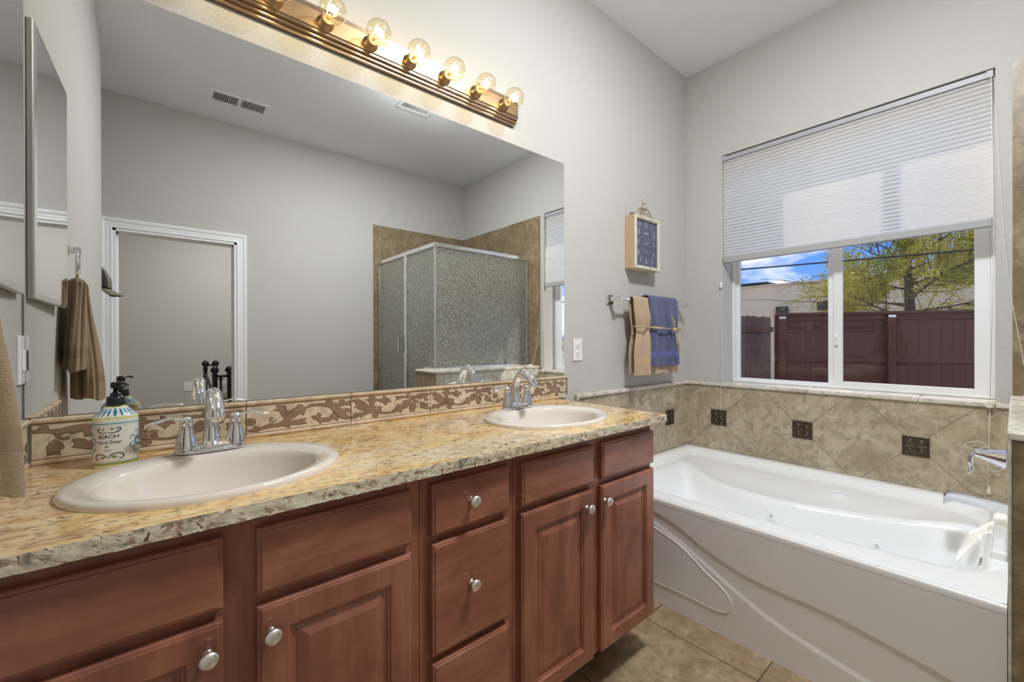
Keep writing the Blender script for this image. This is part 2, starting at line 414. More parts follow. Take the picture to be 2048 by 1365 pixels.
# far wall with the doorway
DX0, DX1, DZ = .012, .79, 2.06
def wall_front():
    mb = MB(); mb.box(-1.2, DX0, YF-.12, YF, 0, H); mb.box(DX1, 3.33, YF-.12, YF, 0, H); mb.box(DX0, DX1, YF-.12, YF, DZ, H)
    return struct(mb.build('wall_front', M_WALL))
wall_front()
def door_frame():
    mb = MB()
    # jamb lining
    mb.box(DX0, DX0+.018, YF-.125, YF+.004, 0, DZ); mb.box(DX1-.018, DX1, YF-.125, YF+.004, 0, DZ); mb.box(DX0, DX1, YF-.125, YF+.004, DZ-.018, DZ)
    mb.box(DX0+.018, DX0+.03, YF-.09, YF-.05, 0, DZ-.018); mb.box(DX1-.03, DX1-.018, YF-.09, YF-.05, 0, DZ-.018); mb.box(DX0+.018, DX1-.018, YF-.09, YF-.05, DZ-.03, DZ-.018)
    # moulded casing, mitred: profile of (distance outward from the opening, thickness)
    prof = [(0, 0), (0, .010), (.006, .013), (.020, .011), (.030, .013), (.040, .012), (.052, .019), (.066, .021), (.072, .018), (.072, 0)]
    for (sx, ys) in ((1, YF),):
        rings = []
        for (px, pz, dx, dz) in ((DX0, 0, -1, 0), (DX0, DZ, -1, 1), (DX1, DZ, 1, 1), (DX1, 0, 1, 0)):
            rings.append([(px+dx*d, ys+h, pz+dz*d) for d, h in prof])
        mb.ring_skin(rings, True, True, True, False)
    return struct(mb.build('door_1', M_TRIM))
door_frame()
# bedroom shell beyond the doorway
sbox('floor', -1.6, 4.2, -5.75, -2.95, -.12, -.005, simple('bedroom_carpet', (.45, .38, .30), .95, bump=.6, bscale=500))
sbox('ceiling', -1.6, 4.2, -5.75, -2.95, H, H+.1, M_CEIL)
sbox('wall_bedroom', -1.6, 4.2, -5.75, -5.60, 0, H, M_WALL)
sbox('wall_bedroom', -1.7, -1.6, -5.75, -2.947, 0, H, M_WALL)
sbox('wall_bedroom', 4.2, 4.3, -5.75, -2.947, 0, H, M_WALL)
sbox('wall_bedroom', 3.33, 4.3, -2.95, -2.83, 0, H, M_WALL); sbox('wall_bedroom', -1.7, -1.2, -2.95, -2.83, 0, H, M_WALL)
sbox('baseboard_bedroom', -1.6, 4.2, -5.60, -5.585, 0, .09, M_TRIM, .003)
sbox('baseboard_front', DX1+.073, 1.97, YF, YF+.014, 0, .09, M_TRIM, .003)

# tiled wainscot: window wall and vanity wall
sbox('trim_1', XR-.010, XR, -1.49, 0, 0, .916, M_TILE_Y)
sbox('trim_2', 1.94, XR-.010, -.010, 0, 0, .916, M_TILE_X)
def caps():
    mb = MB()
    # sill running along the window wall and into the recess
    def cap(y0, y1, x0, x1): mb.box(x0, x1, y0, y1, .914, .934, .004)
    js = [-1.49, -1.44, -1.19, -.72, -.24, 0]
    for a, b in zip(js, js[1:]): cap(a+.0008, b-.0008, XR-.022, XR if a < -1.445 or b > -.2 else 3.262)
    for a, b in ((2.56, 3.088), (2.245, 2.56), (1.94, 2.245)): mb.box(a+.0008, b-.0008, -.022, 0, .914, .934, .004)
    mb.box(1.926, 1.940, -.024, 0, .905, .934, .003); mb.box(1.926, 1.9395, -.020, 0, .0, .905, .003)
    return struct(mb.build('trim_3', M_CAP))
caps()
# bronze relief insets in the wainscot
def deco(name, c, ax, label):
    mb = MB(); s = .05
    cx, cy, cz = c
    def P(u, w, h):  # u along wall, w up, h out of the wall
        return (cx+u, cy-h, cz+w) if ax == 'x' else (cx-h, cy+u, cz+w)
    rings = [[P(a*r, b*r, h) for a, b in ((-1, -1), (1, -1), (1, 1), (-1, 1))] for r, h in ((s, 0), (s, .004), (s-.002, .0055), (s-.006, .005), (s-.008, .0025), (.001, .0025))]
    mb.ring_skin(rings, True, False, True, False)
    for qx in (-1, 1):
        for qy in (-1, 1):
            ctr = (qx*.021, qy*.021)
            for k, (r0, r1, hh) in enumerate(((.012, .005, .007), (.006, .003, .0085))):
                pr = []
                for j in range(5):
                    ph = j/4*PI/2; pr.append([P(ctr[0]+r0*math.cos(ph)*math.cos(t)*(1+.12*math.cos(6*t)), ctr[1]+r0*math.cos(ph)*math.sin(t)*(1+.12*math.cos(6*t)), .0025+(hh-.0025)*math.sin(ph)) for t in [2*PI*i/18 for i in range(18)]])
                mb.ring_skin(pr, True, False, False)
            mb.tube([P(qx*.002, qy*.004, .005), P(qx*.010, qy*.008, .006), P(qx*.008, qy*.016, .005)], .0018, 6)
            mb.tube([P(qx*.036, qy*.010, .004), P(qx*.039, qy*.024, .006), P(qx*.030, qy*.038, .005), P(qx*.016, qy*.040, .004)], .0018, 6)
    for a in range(4):
        t = a*PI/2; d = (math.cos(t), math.sin(t)); n_ = (-d[1], d[0])
        mb.tube([P(d[0]*r, d[1]*r, .0055) for r in (0, .012, .024, .036, .043)], [.0045, .0025, .0035, .0022, .004], 8)
    mb.lathe([(.006, 0), (.005, .004), (.0001, .005)], P(0, 0, .004), axis=(0, -1, 0) if ax == 'x' else (-1, 0, 0), n=12)
    o = mb.build(name, M_DECO); tag(o, label, 'accent tile'); return o
M_DECO = simple('dark_bronze_relief', (.13, .10, .07), .28, .8, var=.5, scale=60)
deco('accent_tile', (2.866, -.010, .705), 'x', 'square bronze relief tile behind the granite counter corner, on the towel bar wall')
deco('accent_tile', (XR-.010, -.227, .704), 'y', 'square bronze relief tile under the window nearest the room corner, crossed by a cord')
deco('accent_tile', (XR-.010, -.703, .698), 'y', 'middle of the three square bronze relief tiles under the window')
deco('accent_tile', (XR-.010, -1.181, .693), 'y', 'square bronze relief tile under the window nearest the tub faucet')

# ------------------------------------------------------------------ window
def window():
    root = thing('window_1', 'white vinyl sliding window over the tub, its upper half behind a blind', 'window', (3.27, -.84, .934))
    del root['label']; del root['category']; root['kind'] = 'structure'
    m = MB()
    def ring(y0, y1, z0, z1, x0, x1, wl, wr, wb, wt, bev=.003):
        m.box(x0, x1, y1-wl, y1, z0, z1, bev); m.box(x0, x1, y0, y0+wr, z0, z1, bev)
        m.box(x0, x1, y0+wr, y1-wl, z0, z0+wb, bev); m.box(x0, x1, y0+wr, y1-wl, z1-wt, z1, bev)
    ring(WY0, WY1, .934, WZ1, 3.262, 3.32, .018, .018, .014, .03); m.build('window_frame', M_VINYL, root)
    m = MB(); ring(-.812, WY1-.018, .944, WZ1-.03, 3.285, 3.31, .024, .030, .018, .03); m.build('sash', M_VINYL, root)
    m = MB(); ring(WY0+.018, -.812, .944, WZ1-.03, 3.266, 3.284, .044, .052, .034, .03)
    sash = m.build('sash', M_VINYL, root)
    MB().box(3.296, 3.300, -.785, -.283, .96, 2.38).build('pane', M_PANE, root)
    MB().box(3.273, 3.277, -1.375, -.852, .975, 2.38).build('pane', M_PANE, root)
    l = MB(); l.box(3.252, 3.268, -.835, -.820, 1.185, 1.245, .004); l.box(3.246, 3.254, -.832, -.823, 1.222, 1.240, .002); l.build('latch', M_PLASTIC, sash)
window()

def blind():
    root = thing('pleated_blind', 'white pleated shade lowered over the top half of the window', 'blind', (3.135, -.84, 2.43))
    y0, y1 = -1.432, -.249
    m = MB(); n = 30; zt, zb = 2.402, 1.765; rows = []
    for i in range(8*n+1):
        q = i/(8*n); q = q+.10*q*q*(1-q) ; z = zt-(zt-zb)*q; x = 3.137-.011*abs(math.sin(PI*i/8))**.8
        rows.append([(x, y0, z), (x, y1, z)])
    m.ring_skin(rows, False, False, False, True)
    f = m.build('pleated_fabric', M_BLIND, root, norm=False)
    m = MB(); m.box(3.118, 3.150, y0, y1, 2.400, 2.428, .003); m.box(3.114, 3.154, y0-.003, y0+.02, 2.398, 2.431, .002); m.box(3.114, 3.154, y1-.02, y1+.003, 2.398, 2.431, .002)
    m.build('headrail', simple('grey_headrail', (.42, .42, .44), .45), root)
    m = MB(); m.box(3.118, 3.146, y0, y1, 1.727, 1.768, .005); m.build('bottom_rail', simple('grey_white_rail', (.42, .42, .43), .4), root)
    m = MB(); m.tube([(3.108, y1+.006, 2.40), (3.107, y1+.006, 1.60), (3.100, -.242, 1.0), (3.098, -.243, .7), (3.096, -.250, .55), (3.086, -.268, .505), (3.07, -.28, .4965)], .0013, 6); m.build('cord', M_CORD, root)
    m = MB(); m.box(3.094, 3.110, -.251, -.236, 1.562, 1.600, .003); m.build('cord_clip', M_PLASTIC, root)
    m = MB(); P = [(3.107, y0+.004, 2.40), (3.106, -1.436, 1.6), (3.095, -1.424, .96)]
    m.tube(P, .0013, 6)
    m.tube([(3.092, -1.424, .935), (3.090, -1.423, .80), (3.090, -1.422, .73), (3.090, -1.422, .56)], .0015, 6)
    loop = spline([(3.088, -1.422, .735), (3.08, -1.395, .757), (3.08, -1.355, .745), (3.08, -1.350, .725), (3.082, -1.385, .722), (3.085, -1.420, .735), (3.082, -1.44, .70), (3.08, -1.462, .655), (3.08, -1.445, .635), (3.082, -1.42, .645), (3.086, -1.415, .69), (3.088, -1.422, .735)], 6)
    m.tube(loop, .0013, 6)
    m.build('lift_cord', M_CORD, root)
    m = MB(); m.box(3.074, 3.088, -1.434, -1.414, .912, .945, .004); m.build('cord_cleat', simple('cream_plastic', (.75, .70, .58), .4), root)
    m = MB(); m.lathe([(.003, .035), (.005, .03), (.008, .012), (.009, 0)], (3.090, -1.422, .525), n=12, cap0=True, cap1=True); m.build('tassel', simple('cream_tassel', (.72, .66, .50), .5), root)
    m = MB(); m.tube(spline([(3.108, -1.437, 2.39), (3.106, -1.452, 2.0), (3.098, -1.478, 1.5), (3.085, -1.515, 1.17), (3.05, -1.535, 1.0), (3.02, -1.53, .981)], 6), .0013, 6); m.build('cord', M_CORD, root)
    m = MB(); m.box(2.985, 3.03, -1.54, -1.52, .9775, .986, .003); m.build('tassel', M_PLASTIC, root)
blind()

# ================================================================== TUB
def tub():
    root = thing('bathtub', 'white whirlpool bathtub set under the window between vanity and shower', 'bathtub', (2.56, -.745, 0))
    x0, x1, y0, y1, zr = 2.020, 3.098, -1.484, -.014, .489
    wave = [(-1.45, 2.83), (-1.3, 2.80), (-1.0, 2.71), (-.66, 2.63), (-.35, 2.70), (-.16, 2.83), (0, 2.9)]
    front = [(-1.45, 2.24), (-1.38, 2.185), (-1.27, 2.165), (-.95, 2.125), (-.66, 2.105), (-.38, 2.095), (0, 2.09)]
    def smin(vals, k=.05):
        s_ = sum(math.exp(-v/k) for v in vals); return -k*math.log(s_)
    def hgt(x, y):
        f = cinterp(front, y)
        d1 = smin([x-f, 3.058-x, -.045-y, y+1.446], .022)
        s1 = sm(d1/.055)
        d2 = smin([x-f-.012, cinterp(wave, y)-x, -.10-(y)*1-.02, y+1.425], .03)
        s2 = sm(d2/.15); s3 = sm((d1-.03)/.35)
        bk = sm((-.10-y)/.45)
        return zr-.038*s1-.035*s3-(.27*s2)*(.35+.65*bk)
    m = MB()
    NX, NY = 92, 120
    m.grid(lambda u, v: (lerp(x0, x1, u), lerp(y0, y1, v), hgt(lerp(x0, x1, u), lerp(y0, y1, v))), NX, NY)
    # rounded lip down to the apron, and the outer skirt
    pr = [(x0, zr), (x0-.004, zr-.001), (x0-.0075, zr-.004), (x0-.009, zr-.009), (x0-.008, zr-.026)]
    m.ring_skin([[(x, y0, z) for x, z in pr], [(x, y1, z) for x, z in pr]], False)
    m.box(x0+.03, x1, y0, y0+.004, .02, zr-.02); m.box(x0+.03, x1, y1-.004, y1, .02, zr-.02)
    bmesh.ops.remove_doubles(m.bm, verts=m.bm.verts, dist=.0004)
    shell = m.build('tub_shell', M_ACRYL, root)
    # apron with moulded swoops
    A = [(-.05, .485), (-.25, .458), (-.413, .414), (-.53, .380), (-.651, .325), (-.787, .285), (-.885, .272), (-1.084, .262), (-1.259, .235), (-1.405, .205), (-1.5, .19)]
    A.sort(); B = sorted([(-.05, .475), (-.25, .43), (-.413, .372), (-.551, .318), (-.698, .245), (-.804, .194), (-.916, .150), (-1.084, .112), (-1.232, .085), (-1.335, .06), (-1.5, .02)])
    def ap(u, v):
        y = lerp(y0, y1, u); z = lerp(0.0, zr-.024, v)
        a = cinterp(A, y)-z; b = cinterp(B, y)-z
        d = .0034*sm((a+.010)/.020) - .0034*sm((b+.012)/.024)
        sl = .010*(1-v)
        return (x0-.0078+d+sl, y, z)
    m = MB(); m.grid(ap, 240, 120); m.build('apron', M_ACRYL, root)
    # service panel outline (raised teardrop)
    pts = [(-.22, .385), (-.32, .378), (-.413, .348), (-.53, .312), (-.60, .272), (-.651, .236), (-.70, .21), (-.734, .186), (-.757, .155), (-.748, .118), (-.716, .098), (-.64, .094), (-.55, .096), (-.41, .092), (-.22, .09)]
    sp = spline([(y, z, 0) for y, z in pts], 5)
    m = MB(); m.poly([(x0-.0098+.010*(1-z/.465), y, z) for y, z, _ in sp], off=(-.006, 0, 0)); 
    m.tube([(x0-.0088+.010*(1-z/.465), y, z) for y, z, _ in sp], .0022, 6)
    m.build('service_panel', M_ACRYL, root)
    def nrm(x, y):
        e = .004; return Vector((-(hgt(x+e, y)-hgt(x-e, y))/(2*e), -(hgt(x, y+e)-hgt(x, y-e))/(2*e), 1)).normalized()
    for (x, y, r) in ((2.582, -.715, .024), (2.674, -1.102, .024)):
        m = MB(); m.lathe([(r, -.002), (r, .002), (r-.004, .005), (r-.010, .004), (.010, .003), (.0095, .006), (.004, .007)], (x, y, hgt(x, y)+.001), axis=nrm(x, y), n=24, cap1=True)
        j = m.build('jet', M_ACRYL, root)
        m = MB(); m.lathe([(.0065, 0), (.006, .003), (.002, .0035)], Vector((x, y, hgt(x, y)))+nrm(x, y)*.0075, axis=nrm(x, y), n=16, cap1=True); m.build('jet_nozzle', M_CHROME, j)
    x, y = 2.877, -.919
    m = MB(); m.lathe([(.030, -.002), (.030, .005), (.026, .010), (.018, .011), (.017, .008), (.001, .008)], (x, y, hgt(x, y)+.001), axis=nrm(x, y), n=28, cap1=True); m.build('control_knob', M_ACRYL, root)
    # drain overflow on the end wall
    m = MB(); m.box(2.305, 2.39, -1.440, -1.416, .432, .478, .010, 3); m.build('overflow', M_CHROME, root)
    # raised moulded block on the tub end
    m = MB(); m.box(2.36, 2.90, -1.484, -1.442, zr-.03, zr+.030, .012, 4)
    m.build('end_block', M_ACRYL, root)
tub()
def tub_spout():
    root = thing('tub_spout', 'flat chrome bath spout reaching from the half wall over the tub', 'faucet', (2.66, -1.49, .605))
    m = MB()
    pr = lambda y, z0, z1, w: [(2.66-w, y, z0), (2.66+w, y, z0), (2.66+w, y, z1), (2.66-w, y, z1)]
    m.ring_skin([pr(-1.49, .575, .612, .030), pr(-1.40, .578, .616, .030), pr(-1.335, .580, .616, .029), pr(-1.318, .566, .611, .028), pr(-1.312, .558, .600, .027)], True, True, True, False)
    bmesh.ops.bevel(m.bm, geom=list(m.bm.edges), offset=.005, segments=2, profile=.5, affect='EDGES')
    m.build('spout_body', M_CHROME, root)
    m = MB(); m.box(2.62, 2.70, -1.49, -1.482, .565, .626, .003); m.build('wall_plate', M_CHROME, root)
    root = thing('tub_valve_handle', 'chrome lever handle on a round plate above the tub end', 'faucet handle', (2.60, -1.49, .78))
    m = MB(); m.lathe([(.088, 0), (.088, .004), (.080, .010), (.045, .014), (.030, .016)], (2.60, -1.49, .78), axis=(0, 1, 0), n=40, cap0=True, cap1=True); m.build('escutcheon', M_CHROME, root)
    m = MB(); m.lathe([(.036, .012), (.034, .02), (.024, .05), (.017, .075), (.015, .088), (.010, .094)], (2.60, -1.49, .78), axis=(0, 1, .12), n=28, cap1=True)
    m.tube(spline([(2.60, -1.408, .792), (2.60, -1.394, .785), (2.60, -1.388, .755), (2.60, -1.392, .728), (2.60, -1.384, .712)], 5), [.010]*6+[.011]*6+[.009]*5+[.007]*4, 12, flat=.7)
    m.build('lever', M_CHROME, root)
tub_spout()

# ================================================================== SHOWER
def shower():
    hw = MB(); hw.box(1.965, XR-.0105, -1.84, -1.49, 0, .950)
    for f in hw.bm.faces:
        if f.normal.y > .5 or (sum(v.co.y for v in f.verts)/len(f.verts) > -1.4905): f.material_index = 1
    struct(hw.build('wall_half', [M_HALF, M_HALF_SUN]))
    m = MB(); m.box(1.958, XR-.0105, -1.845, -1.484, .952, .974, .005); struct(m.build('trim_4', M_CAP))
    m = MB(); m.box(1.9595, 1.9655, -1.4925, -1.486, .0, .952, .002); struct(m.build('trim_5', M_CAP))
    # wall tile: far wall and window wall
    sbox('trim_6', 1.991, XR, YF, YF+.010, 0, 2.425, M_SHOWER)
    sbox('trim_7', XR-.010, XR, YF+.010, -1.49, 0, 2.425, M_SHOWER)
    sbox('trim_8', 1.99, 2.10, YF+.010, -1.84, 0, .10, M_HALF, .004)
    m = MB(); m.box(2.10, XR-.01, YF+.01, -1.84, 0, .035, .01); struct(m.build('floor_shower', M_ACRYL))
    root = thing('shower_enclosure', 'chrome framed corner shower screen of textured glass above the tiled half wall', 'shower', (2.05, -2.2, .10))
    X = 2.05; YG = -1.66; ZT = 2.043; y_f = YF+.012; x_r = XR-.012
    F = lambda *a, **k: None
    def part(nm, mat, *boxes, bev=.003, par=root):
        m = MB()
        for b in boxes: m.box(*b, bev)
        return m.build(nm, mat, par)
    part('top_rail', M_CHROME, (X-.016, X+.016, y_f, YG+.016, ZT-.035, ZT)); part('top_rail', M_CHROME, (X+.016, x_r, YG-.016, YG+.016, ZT-.035, ZT))
    part('wall_channel', M_CHROME, (X-.014, X+.014, y_f, y_f+.022, .10, ZT-.035)); part('wall_channel', M_CHROME, (x_r-.022, x_r, YG-.012, YG+.012, .975, ZT-.035))
    part('corner_post', M_CHROME, (X-.008, X+.008, YG-.008, YG+.008, .990, ZT-.035))
    part('sill_rail', M_CHROME, (X-.014, x_r, YG-.012, YG+.012, .974, .992)); part('sill_rail', M_CHROME, (X-.014, X+.014, -1.845, YG-.012, .974, .992)); part('sill_rail', M_CHROME, (X-.014, X+.014, y_f+.022, -1.848, .10, .122))
    part('center_post', M_CHROME, (X-.016, X+.016, -2.190, -2.162, .122, ZT-.035))
    part('fixed_glass', M_OBSC, (X+.008, x_r-.022, YG-.003, YG+.003, .992, ZT-.035), bev=0)
    part('fixed_glass', M_OBSC, (X-.003, X+.003, -2.162, -1.85, .122, ZT-.035), (X-.003, X+.003, -1.85, YG-.008, .992, ZT-.035), bev=0)
    d = part('door_glass', M_OBSC, (X-.009, X-.003, -2.80, -2.215, .14, ZT-.05), bev=0)
    part('door_stile', M_CHROME, (X-.014, X+.006, -2.216, -2.196, .125, ZT-.038)); part('door_stile', M_CHROME, (X-.014, X+.004, -2.812, -2.794, .125, ZT-.038))
    m = MB()
    m.box(X-.050, X-.038, -2.275, -2.255, 1.11, 1.25, .004); m.box(X-.040, X-.008, -2.271, -2.259, 1.125, 1.137, .002); m.box(X-.040, X-.008, -2.271, -2.259, 1.223, 1.235, .002)
    m.box(X+.012, X+.024, -2.275, -2.255, 1.11, 1.25, .004); m.box(X-.004, X+.014, -2.271, -2.259, 1.125, 1.137, .002); m.box(X-.004, X+.014, -2.271, -2.259, 1.223, 1.235, .002)
    m.build('door_handle', M_CHROME, d)
shower()

# ================================================================== VANITY
YD = -.588; YFF = -.566
def knob(par, x, z):
    m = MB(); m.lathe([(.0085, 0), (.0085, .0015), (.0055, .004), (.0055, .012), (.0075, .0145), (.0135, .017), (.0155, .0205), (.0145, .0245), (.009, .0275), (.001, .0285)], (x, YD-.0002, z), axis=(0, -1, 0), n=28, cap0=True)
    return m.build('knob', M_NICKEL, par)
def slab(par, nm, x0, x1, z0, z1):
    m = MB(); m.rectrings(x0, x1, z0, z1, [(0, 0), (0, .0165), (.0025, .0185), (.0065, .0190), (.0075, .0215), (.009, .022)], YFF); return m.build(nm, M_WX, par)
def door(par, x0, x1, z0, z1):
    m = MB()
    m.rectrings(x0, x1, z0, z1, [(0, 0), (0, .0165), (.0025, .0185), (.0055, .0190), (.0065, .0215), (.008, .022), (.052, .022), (.054, .0205), (.0555, .0175), (.060, .0165), (.0605, .0125), (.0675, .012), (.070, .0135), (.088, .0195), (.090, .0200)], YFF)
    return m.build('door', M_WZ, par)
def vanity():
    units = [(.004, .725, 'wide cherry sink cabinet under the left basin, nearest the camera'), (.725, 1.021, 'narrow cherry drawer cabinet between the two sink cabinets'), (1.021, 1.735, 'wide cherry sink cabinet under the right basin, beside the tub')]
    roots = []
    for a, b, lab in units:
        r = thing('vanity_cabinet', lab, 'cabinet', ((a+b)/2, -.29, 0)); roots.append(r)
        m = MB(); m.box(a+.0006, b-.0006, YFF, YFF+.019, .142, .8975, .001); m.box(a+.0006, a+.016, YFF+.019, -.001, .142, .8975); m.box(b-.016, b-.0006, YFF+.019, -.001, .142, .8975)
        m.box(a+.016, b-.016, YFF+.019, -.001, .142, .158); m.box(a+.016, b-.016, -.008, -.001, .158, .8975); m.build('cabinet_body', M_WZ, r)
        m = MB(); m.box(a+.001, b-.001, YFF+.175, -.001, 0, .141); m.build('toe_kick', M_TOE, r)
    L_, C_, R_ = roots
    slab(L_, 'false_front', .012, .328, .740, .867); slab(L_, 'false_front', .381, .697, .740, .867)
    d = door(L_, .012, .328, .149, .719); knob(d, .305, .671); d = door(L_, .381, .697, .149, .719); knob(d, .403, .668)
    for (z0, z1) in ((.741, .867), (.446, .720), (.149, .427)):
        d = slab(C_, 'drawer', .751, .994, z0, z1); knob(d, .863, .807 if z0 > .7 else (.592 if z0 > .4 else .29))
    slab(R_, 'false_front', 1.043, 1.363, .740, .866); slab(R_, 'false_front', 1.409, 1.730, .740, .866)
    d = door(R_, 1.040, 1.363, .149, .719); knob(d, 1.323, .668); d = door(R_, 1.403, 1.730, .149, .719); knob(d, 1.418, .669)
vanity()
S1 = (.346, -.345, .254, .211); S2 = (1.381, -.345, .254, .211)
def countertop():
    x0, x1, y0, y1, z0, z1 = 0.001, 1.781, -.612, -.001, .898, .925
    m = MB(); bm = m.bm
    # top with two oval cut-outs, built as strips between outline and ovals
    def quadring(cx, cy, a, b, X0, X1):
        N = 64; inner = []; outer = []
        for k in range(N):
            t = 2*PI*(k+.5)/N; c, s_ = math.cos(t), math.sin(t); inner.append((cx+a*c, cy+b*s_))
            # ray to rectangle
            tx = ((X1-cx)/c if c > 0 else (X0-cx)/c) if abs(c) > 1e-6 else 1e9; ty = ((y1-cy)/s_ if s_ > 0 else (y0-cy)/s_) if abs(s_) > 1e-6 else 1e9
            q = min(tx, ty); outer.append((cx+c*q, cy+s_*q))
        # snap nearest to corners
        for cxr in (X0, X1):
            for cyr in (y0, y1):
                i = min(range(N), key=lambda i: (outer[i][0]-cxr)**2+(outer[i][1]-cyr)**2); outer[i] = (cxr, cyr)
        m.ring_skin([[(x, y, z1) for x, y in outer], [(x, y, z1) for x, y in inner], [(x, y, z0) for x, y in inner]], True, False, False, False)
    quadring(S1[0], S1[1]+.005, .235, .192, x0, .86); quadring(S2[0], S2[1]+.005, .235, .192, .86, x1)
    rnd = random.Random(3); n = 170
    # hand-chipped front and side edge
    def edge(P0, P1, nrm_, n):
        rows = []
        for i in range(n+1):
            t = i/n; x = lerp(P0[0], P1[0], t); y = lerp(P0[1], P1[1], t); row = []
            for j, z in enumerate((z1, z1-.003, z1-.009, z1-.015, z1-.021, z0)):
                o = 0 if j == 0 else rnd.uniform(-.0015, .0022)*(0 if i in (0, n) else 1)
                row.append((x+nrm_[0]*o, y+nrm_[1]*o, z+(rnd.uniform(-.0008, .0008) if j == 5 else 0)))
            rows.append(row)
        m.mi = 1; m.ring_skin(rows, False, False, False, True); m.mi = 0
    edge((x0, y0), (x1, y0), (0, -1), n); edge((x1, y0), (x1, y1), (1, 0), 60)
    m.bm.faces.new([m.bm.verts.new(p) for p in ((x0, y0, z0), (x1, y0, z0), (x1, y0+.05, z0), (x0, y0+.05, z0))])
    m.bm.faces.new([m.bm.verts.new(p) for p in ((x1-.05, y0+.05, z0), (x1, y0+.05, z0), (x1, y1, z0), (x1-.05, y1, z0))])
    tag(m.build('countertop', [M_GRAN, M_GRANE]), 'golden granite countertop with a chipped front edge on the cherry vanity', 'countertop')
countertop()
def sink(S, label):
    cx, cy, a, b = S; zc = .925
    root = thing('sink', label, 'sink', (cx, cy, zc), 'oval drop-in basins')
    # outer rim oval; the bowl opening is offset towards the front
    prof = [(1.0, .0, 0), (1.0, .006, 0), (.992, .0115, 0), (.97, .0145, 0), (.93, .0150, .1), (.88, .0135, .5), (.80, .0100, 1), (.775, .0050, 1), (.755, -.010, 1), (.72, -.045, 1), (.64, -.085, 1), (.50, -.118, 1), (.30, -.136, 1), (.12, -.141, 1), (.075, -.143, 1)]
    m = MB(); n = 72; rings = []
    for s_, h, o in prof:
        ky = .80 if o == 1 else lerp(1.0, .80/.80*.96, o)
        aa = a*s_; bb = b*s_*(1.0 if o < 1 else 1.0)
        off = -.016*o
        if o >= 1: bb = b*s_*.96
        rings.append([(cx+aa*math.cos(2*PI*k/n), cy+off+bb*math.sin(2*PI*k/n), zc+h) for k in range(n)])
    m.ring_skin(rings, True); m.build('basin', M_PORC, root, norm=False)
    m = MB(); m.lathe([(.0235, -.142), (.0235, -.1395), (.019, -.1385), (.017, -.141), (.002, -.141)], (cx, cy-.016, zc), n=28, cap1=True); m.build('drain', M_CHROME, root)
    return root
sink(S1, 'oval almond porcelain sink beside the soap bottle, nearest the camera'); sink(S2, 'oval almond porcelain sink at the tub end of the counter')
def faucet(cx, label):
    y = -.166; z = .9395
    root = thing('faucet', label, 'faucet', (cx, y, z), 'two-handle chrome faucets')
    m = MB(); n = 48; rings = []
    for s_, h in ((1.0, 0), (1.0, .004), (.96, .010), (.86, .016), (.74, .019)):
        rings.append([])
        for k in range(n):
            t = 2*PI*k/n; c = math.cos(t); q = abs(c)
            hx = .078*s_ if s_ > .9 else .078-(1-s_)*.06
            wy = (.022+.009*q*q)*s_
            rings[-1].append((cx+hx*c, y+wy*math.sin(t)*1.05, z+h*(.75+.5*q*q)))
    m.ring_skin(rings, True, True, True); m.build('base', M_CHROME, root)
    for s_ in (-1, 1):
        m = MB(); hx = cx+s_*.052
        m.lathe([(.0245, .010), (.0235, .020), (.0195, .035), (.0150, .055), (.0128, .068), (.0128, .0695), (.0135, .0715), (.0135, .082), (.011, .088), (.003, .091)], (hx, y, z), n=28, cap1=True)
        sh = m.build('handle', M_CHROME, root)
        m = MB(); P = spline([(hx-s_*.004, y, z+.080), (hx+s_*.014, y-.001, z+.086), (hx+s_*.036, y-.003, z+.089), (hx+s_*.058, y-.006, z+.083), (hx+s_*.078, y-.010, z+.0805)], 6)
        k = len(P); m.tube(P, [lerp(.0115, .0065, min(1, i/(k*.35))) if i < k*.35 else lerp(.0065, .0098, (i/k-.35)/.45) if i < k*.8 else lerp(.0098, .002, (i/k-.8)/.2) for i in range(k)], 14, flat=.42)
        m.build('lever', M_CHROME, sh)
    m = MB(); P = spline([(cx, y+.002, z+.008), (cx, y+.006, z+.030), (cx, y+.010, z+.065), (cx, y+.006, z+.105), (cx, y-.012, z+.135), (cx, y-.040, z+.147), (cx, y-.070, z+.136), (cx, y-.090, z+.112), (cx, y-.098, z+.092)], 7)
    k = len(P); rad = [interp([(0, .025), (.10, .019), (.25, .0155), (.45, .014), (.65, .0165), (.85, .0185), (1, .0180)], i/(k-1)) for i in range(k)]
    m.tube(P, rad, 22, flat=1.0, up=(1, 0, 0)); m.build('spout', M_CHROME, root)
    m = MB(); e = P[-1]; d = (P[-1]-P[-2]).normalized(); m.lathe([(.010, -.002), (.010, .006), (.008, .006)], e, axis=d, n=18, cap1=True); m.build('aerator', M_NICKEL, root)
    m = MB(); m.lathe([(.0022, 0), (.0022, .03), (.005, .032), (.005, .038), (.002, .041)], (cx, y+.026, z+.012), n=12, cap1=True); m.build('drain_lift_rod', M_CHROME, root)
faucet(.349, 'chrome two-lever faucet behind the sink nearest the camera'); faucet(1.388, 'chrome two-lever faucet behind the sink at the tub end')

